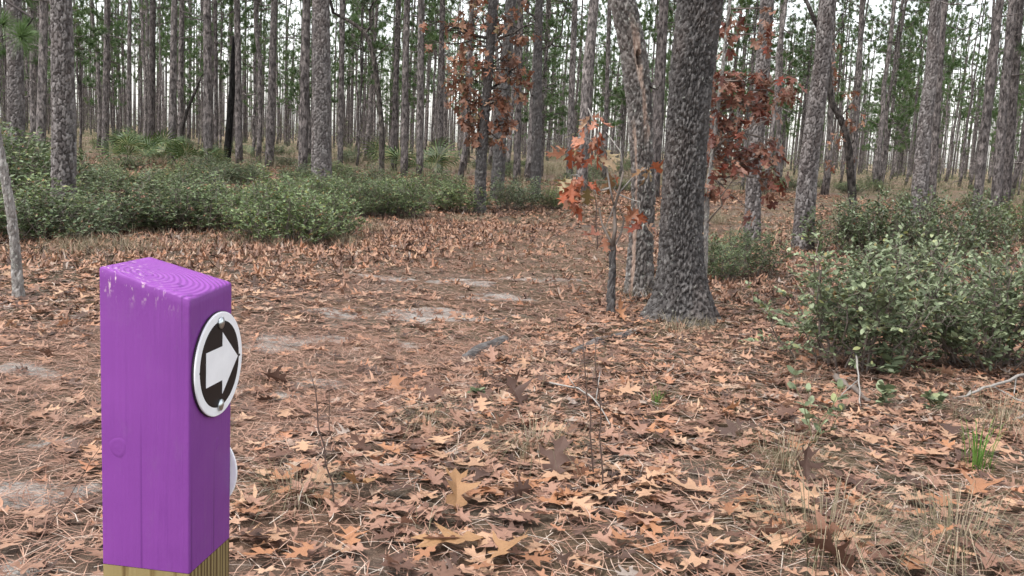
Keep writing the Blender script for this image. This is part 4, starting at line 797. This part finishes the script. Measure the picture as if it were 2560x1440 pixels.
def log(pts, rad, label, bare=0):
    W = np.array([at(a, c, rad * .2) for a, c in pts]); base = gpt(W[0]); r = root('fallen_log', base, label, 'log', 'rotten logs'); P = W - base; tt = np.linspace(0, 1, 26); Q_ = np.stack([np.interp(tt, np.linspace(0, 1, len(P)), P[:, k]) for k in range(3)], 1); n_ = 22
    V, T_ = tube(Q_, rad * (1 - .45 * np.abs(tt - .4) ** 1.5), n_); rg_ = np.random.default_rng(int(pts[0][0])); c = Q_.repeat(n_, 0); th = np.tile(np.arange(n_), 26); f = .75 + .5 * fbm(th * .8, np.repeat(np.arange(26), n_) * .35, int(pts[0][0])); V[:-2] = c + (V[:-2] - c) * f[:, None]
    obj('wood', mesh('wood', V, T_, M_SNAG if bare > .5 else M_OAK, {'plate': rg_.uniform(0, 1, len(V)), 'bare': np.full(len(V), bare)}, smooth=True), r)
log([(1165, 898), (1210, 872), (1265, 850)], .045, 'short dark rotten log lying at the right edge of the trail')
log([(1440, 885), (1490, 860), (1540, 848), (1610, 830)], .045, 'grey weathered root wood lying in front of the big oak', .4)
log([(1455, 958), (1485, 930)], .04, 'small pale chunk of decayed wood behind the twin dead stems', .9)
log([(1830, 945), (1900, 935), (1990, 945), (2050, 930)], .022, 'lichen crusted fallen branch reaching under the big right shrub', .2)
log([(1685, 1012), (1730, 1022), (1790, 1020)], .014, 'pale broken stick on the grey litter right of centre', 1)
stick('fallen_branch', [(2570, 935), (2480, 965), (2420, 985), (2370, 1000)], .011, 'pale bare forked stick lying at the right edge', M_PALETWIG, 'branch', side=[((2540, 945, .04), (2535, 985, .04)), ((2480, 965, .04), (2545, 1000, .04), (2580, 1010, .03)), ((2420, 985, .04), (2440, 962, .05))], lift=[.10, .07, .05, .02])
stick('fallen_branch', [(2140, 885), (2145, 950), (2150, 1030), (2075, 1075)], .006, 'pale upright dead twig leaning out of the big right shrub', M_PALETWIG, 'branch', lift=[.2, .13, .03, .02], side=[((2145, 950, .13), (2105, 985, .09), (2100, 1000, .07))])
stick('fallen_branch', [(2090, 940), (2150, 980), (2180, 1035)], .02, 'dark bent branch under the pale twig by the right shrub', M_TWIG, 'branch', lift=[.10, .07, .0])
stick('fallen_branch', [(2570, 1040), (2520, 1052), (2480, 1050)], .009, 'short pale twig at the right edge below the forked stick', M_PALETWIG, 'branch')
stick('fallen_branch', [(1345, 950), (1440, 970), (1490, 1000), (1540, 1085)], .006, 'thin pale curved twig arching over the litter by the dead stems', M_PALETWIG, 'twig', lift=[.05, .10, .08, .02], side=[((1440, 970, .10), (1420, 940, .16)), ((1490, 1000, .08), (1500, 930, .2))])
stick('fallen_branch', [(2120, 1060), (2160, 1090), (2200, 1115)], .006, 'thin grey twig in the litter beside the seedling', M_PALETWIG, 'twig')
stick('fallen_branch', [(540, 760), (620, 740), (680, 755)], .006, 'thin twig on the trail behind the purple post', M_TWIG, 'twig')
def stem(px0, py0, px1, py1, rad, label):
    p = gpt(at(px0, py0)); r = root('dead_weed', p, label, 'dead weed', 'thin dead weed stems'); q = plane(px1, py1, p[1]) - p; rg_ = np.random.default_rng(int(px0)); mb = MB(); P = wiggle((0, 0, -.02), q, 9, .008, rg_); mb.tube(P, np.linspace(rad, rad * .5, 9), 5); obj('stalk', mb.mesh('stalk', [M_STEM], True), r)
    mb = MB()
    for k in range(2, 9):
        for _ in range(2): d = rg_.normal(0, 1, 3); d[2] = abs(d[2]) * .5; d /= np.linalg.norm(d); mb.tube([P[k], P[k] + d * .035 * rg_.uniform(.4, 1.2)], [rad * .4, rad * .2], 3, cap=False)
    obj('side_twigs', mb.mesh('side_twigs', [M_STEM]), r)
stem(842, 1295, 775, 930, .0042, 'thin dark dead stem leaning left in the mid foreground')
stem(826, 1140, 822, 960, .0024, 'faint thinner stem right beside the leaning dead stem')
stem(1488, 1225, 1458, 850, .0042, 'thin dark upright stem, left of the twin dead stems')
stem(1507, 1240, 1490, 850, .0042, 'thin dark upright stem, right of the twin dead stems')
stem(1492, 622, 1490, 470, .012, 'thin bare stick standing in the ground left of the forked sapling')
stem(1410, 760, 1370, 640, .002, 'fine tan stalk beside the trail left of the forked sapling')
stem(1210, 700, 1205, 630, .003, 'fine tan stalk standing in the middle of the trail')
stem(100, 1330, 250, 1120, .002, 'fine straw stalk leaning behind the purple post')
def cone_mesh():
    mb = MB(); rg_ = np.random.default_rng(3)
    for i in range(90):
        t = (i + .5) / 90; a = i * 2.39996; z = t * .14 - .07; rr3 = .038 * math.sin(math.pi * min(1, .12 + t * .85)) ** .7 + .006; d = np.array([math.cos(a), math.sin(a), .35]); s = np.array([-d[1], d[0], 0]) * .010
        p = np.array([0, 0, z]); mb.add([p + d * .006, p + d * rr3 - s, p + d * rr3 + s, p + d * rr3 * 1.12 + [0, 0, .004]], [(0, 2, 1), (1, 2, 3)], rg_.uniform())
    return mb.mesh('pine_cone', [M_CONE])
cm = cone_mesh()
for a, c, lab in ((832, 618, 'pine cone at the foot of the central mound, left of two'), (856, 614, 'pine cone at the foot of the central mound, right of two'), (2395, 1325, 'small pine cone in the litter near the bottom right')):
    tag(obj('pine_cone', cm, None, gpt(at(a, c)) + [0, 0, .05], (1.5, .2, a), .9 if c < 900 else .45), lab, 'pine cone', 'pine cones')

# ---------------------------------------------------------------- purple trail marker post
def mat_paint():
    t = NT('purple_paint'); v = t.coord((1, 1, 1)); g = t.noise(t.coord((1, 1, .035)), 120, 4, .6); n = t.noise(v, 9, 3); fine = t.noise(v, 260, 3)
    c = t.mix(t.rng(n, .35, .65), (.172, .040, .232), (.195, .047, .258)); c = t.mix(t.rng(g, .62, .72, 0, .35), c, (.12, .024, .18))
    cr = t.noise(t.coord((1, 1, .012)), 85, 2, .5); c = t.mix(t.rng(cr, .64, .675, 0, .6), c, (.085, .016, .13)); dirt = t.noise(t.coord((1, 1, .5)), 34, 6, .8); c = t.mix(t.rng(dirt, .55, .78, 0, .3), c, (.20, .09, .24))
    geo = t.n('TexCoord').outputs['Object']; xyz = t.n('SeparateXYZ', Vector=geo)
    # paint worn off in flecks along the upper left edge
    fl = t.noise(t.coord((1, 1, .3)), 190, 3, .7); zz = t.rng(xyz.outputs[2], .985 - .055 - .0, 1.0 + .0, 0, 1); m = t.math('MULTIPLY', t.rng(fl, .57, .63), t.attr('fleck')); c = t.mix(m, c, (.62, .50, .48))
    # growth rings pressed through the paint on the sawn top, grain on the sides
    dx = t.n('VectorMath', operation='DISTANCE'); t.set(dx.inputs[0], t.n('CombineXYZ', X=xyz.outputs[0], Y=xyz.outputs[1], Z=0.0).outputs[0]); dx.inputs[1].default_value = (-.018, .012, 0)
    rings = t.math('SINE', t.math('MULTIPLY', t.math('ADD', dx.outputs['Value'], t.math('MULTIPLY', t.noise(v, 14, 2), .012)), 1250.0)); rings = t.math('MULTIPLY', rings, t.attr('top'))
    h = t.math('ADD', t.math('MULTIPLY', rings, .42), t.math('ADD', t.math('MULTIPLY', g, .9), t.math('MULTIPLY', fine, .22)))
    return t.fin(c, .52, t.bump(h, .42, .0020), .25)
def mat_wood():
    t = NT('treated_pine'); g = t.n('TexWave', Vector=t.coord((1, 1, .05)), Scale=46.0, Distortion=5.0, Detail=3.0, Detail_Scale=1.6).outputs['Fac']; n = t.noise(t.coord((1, 1, .08)), 160, 4)
    c = t.ramp(g, [(.15, (.065, .035, .013)), (.45, (.16, .105, .04)), (.8, (.25, .19, .085))]); c = t.mix(t.rng(n, .4, .7, 0, .4), c, (.17, .12, .04)); return t.fin(c, .7, t.bump(n, .3, .002), .3)
M_PAINT = mat_paint(); M_WOOD = mat_wood()
PX, PY, YAW, S_ = -.29204752, .85972648, 1.43163096, .089
ea = np.array([math.cos(YAW), math.sin(YAW), 0]); eb = np.array([-math.sin(YAW), math.cos(YAW), 0]); o0 = np.array([PX, PY, 0]); cen = o0 + ea * S_ / 2 + eb * S_ / 2
g0 = float(ground_h(cen[0], cen[1])); zb = H - .4195
post = root('trail_marker_post', (cen[0], cen[1], g0), 'square wooden trail post painted purple with a round arrow sign', 'post', None, YAW)
# local frame: x along ea (the arrow face runs away from the camera), y along eb (to the left), z up
hs = S_ / 2
ztop = {(-1, -1): H - .1544, (-1, 1): H - .1305, (1, -1): H - .1509, (1, 1): H - .1308}
def section(name, z0f, z1f, mat, topf):
    bev = .0020; ring = []
    for sx, sy in ((-1, -1), (1, -1), (1, 1), (-1, 1)):
        for k in range(4):
            a = math.atan2(sy, sx) + (k - 1.5) / 3 * (math.pi / 2); ring.append((sx * (hs - bev) + bev * math.cos(a), sy * (hs - bev) + bev * math.sin(a)))
    ring = np.array(ring); n_ = len(ring); k = 40; V = []; fl = []; tp = []
    def bil(x, y, f):
        u, v = (x / hs + 1) / 2, (y / hs + 1) / 2; return f[(-1, -1)] * (1 - u) * (1 - v) + f[(1, -1)] * u * (1 - v) + f[(-1, 1)] * (1 - u) * v + f[(1, 1)] * u * v
    for i in range(k):
        t = i / (k - 1)
        for x, y in ring:
            a, b2 = bil(x, y, z0f), bil(x, y, z1f) - (.0025 if topf else 0); z = a + (b2 - a) * t; V.append((x, y, z - g0)); fl.append((1.0 if (x < -hs + .006 and topf) else 0.0) * float(sstep(.028, .006, b2 - z)) * float(sstep(-.01, .02, y)) * .9); tp.append(0)
    T_ = ring_tris(k, n_).tolist()
    if topf:
        for sc_ in (.985, .95, .7, .45, .2):
            for x, y in ring: x2, y2 = x * sc_, y * sc_; V.append((x2, y2, bil(x2, y2, z1f) - g0 - (.0008 if sc_ > .98 else 0))); fl.append(.5 * float(sstep(.02, -.04, x2)) * float(sstep(-.02, .03, y2))); tp.append(1.0 if sc_ < .96 else .4)
        m0 = (k - 1) * n_; T_ = ring_tris(k + 5, n_).tolist(); c = len(V); V.append((0, 0, bil(0, 0, z1f) - g0)); fl.append(.0); tp.append(1); T_ += [(c, (k + 4) * n_ + (j + 1) % n_, (k + 4) * n_ + j) for j in range(n_)]
    me = mesh(name, V, np.array(T_)[:, ::-1], mat, {'fleck': fl, 'top': tp}, smooth=True); me.set_sharp_from_angle(angle=math.radians(38)); return obj(name, me, post)
flat = lambda z: {k: z for k in ztop}
painted = section('painted_wood', flat(zb), ztop, M_PAINT, True)
section('bare_wood', flat(g0 - .3), flat(zb - .0004), M_WOOD, False)
# knots under the paint
def knot(x, y, z, axis, r, seed):
    rg_ = np.random.default_rng(seed); mb = MB(); n_ = 20; V = [(0, 0, .0003)]
    for k, (rr4, hh) in enumerate(((.25, .0003), (.55, .0001), (.8, .0003), (1.0, -.0003))):
        for j in range(n_): a = j / n_ * 6.283; q = r * rr4 * (1 + .06 * math.sin(a * 3 + seed)); V.append((q * math.cos(a), q * math.sin(a) * 1.15, hh))
    T_ = [(0, 1 + j, 1 + (j + 1) % n_) for j in range(n_)] + (ring_tris(4, n_) + 1).tolist(); V = np.array(V)
    if axis == 'front': W = np.stack([x - V[:, 2], y + V[:, 0], z + V[:, 1]], 1); T_ = np.array(T_)[:, ::-1]
    else: W = np.stack([x + V[:, 0], y - V[:, 2], z + V[:, 1]], 1); T_ = np.array(T_)
    obj('knot', mesh('knot', W, T_, M_PAINT, {'fleck': np.zeros(len(W)), 'top': np.zeros(len(W))}, smooth=True), painted)
def face_pt(px_, py_, which):                                # photo pixel to the post's own frame on one of its faces
    nrm = ea if which == 'front' else eb; p0 = o0; r = ray(px_, py_); t = ((p0 - CAM) @ nrm) / (r @ nrm); P = CAM + r * t - np.array([cen[0], cen[1], g0]); return np.array([P @ ea, P @ eb, P[2]])
kp = face_pt(295, 1118, 'front'); knot(-hs, kp[1], kp[2], 'front', .0095, 1)
kp = face_pt(545, 1108, 'side'); knot(kp[0], -hs, kp[2], 'side', .0065, 2)
M_WHITE = simple('sign_white', (.84, .83, .85), .6, .2, 0, .16, 45); M_BLACK = simple('sign_black', (.012, .007, .007), .5, .25, 0, .1, 60); M_STEEL = simple('screw_steel', (.62, .66, .68), .28, .5, 1.0, .2, 200); M_EDGE = simple('disc_edge', (.03, .02, .03), .5)
def disc_mesh(name, r, t, mat, n_=72, dish=0.0):
    mb = MB(); a = np.arange(n_) * 2 * math.pi / n_; rings = [(r * .98, 0.0), (r, .0003), (r, t - .0004), (r * .985, t)]; V = [np.stack([q * np.cos(a), q * np.sin(a), np.full(n_, z)], 1) for q, z in rings]; V = np.concatenate(V + [[[0, 0, t + dish], [0, 0, 0]]]); j = np.arange(n_)
    T_ = np.concatenate([ring_tris(4, n_), np.stack([np.full(n_, 4 * n_), 3 * n_ + j, 3 * n_ + (j + 1) % n_], 1), np.stack([np.full(n_, 4 * n_ + 1), (j + 1) % n_, j], 1)]); T_[:2 * 3 * n_] = T_[:2 * 3 * n_][:, ::-1]
    return V, T_
sp = face_pt(540, 909, 'side'); RD = .0512
# sign frame: local z out of the face (-y of the post), local x along the post's +x, local y up
sign = obj('arrow_sign', None, post, (sp[0], -hs, sp[2]), (math.radians(90), 0, 0))
V, T_ = disc_mesh('d', RD, .0030, None); V[:, 2] += .0012; obj('plate', mesh('plate', V, T_, M_WHITE, smooth=False), sign)
V, T_ = disc_mesh('d', RD * 1.012, .0022, None); V[:, 2] += .0004; obj('plate_rim', mesh('plate_rim', V, T_, M_EDGE), sign)
V, T_ = disc_mesh('d', RD * .83, .0005, None); V[:, 2] += .0041; obj('dark_circle', mesh('dark_circle', V, T_, M_BLACK), sign)
ar = np.array([(-.60, -.33), (.08, -.33), (.08, -.60), (.76, 0), (.08, .60), (.08, .33), (-.60, .33)]) * RD; n_ = len(ar); V = np.concatenate([np.c_[ar, np.full(n_, .0044)], np.c_[ar, np.full(n_, .0050)]])
T_ = [(0 + 7, 1 + 7, 5 + 7), (0 + 7, 5 + 7, 6 + 7), (2 + 7, 3 + 7, 4 + 7)] + [t for j in range(n_) for t in ((j, (j + 1) % n_, (j + 1) % n_ + 7), (j, (j + 1) % n_ + 7, j + 7))]
obj('arrow', mesh('arrow', V, np.array(T_), M_WHITE), sign)
for sy in (.80, -.80):
    V, T_ = disc_mesh('d', .0058, .0016, None, 24, .0016); V += [0, sy * RD, .0045]; obj('screw', mesh('screw', V, T_, M_STEEL, smooth=True), sign)
for sx in (-.83, .86):
    V, T_ = disc_mesh('d', .0012, .0004, None, 12); V += [sx * RD, 0, .0043]; obj('rivet', mesh('rivet', V, T_, M_BLACK), sign)
# second disc on the far face, only its edge shows
q = face_pt(577, 1182, 'side'); back = obj('back_sign', None, post, (hs, -.002, q[2]), (math.radians(90), 0, math.radians(90)))
V, T_ = disc_mesh('d', RD * .95, .0030, None); V[:, 2] += .0005; obj('plate', mesh('plate', V, T_, M_WHITE), back)
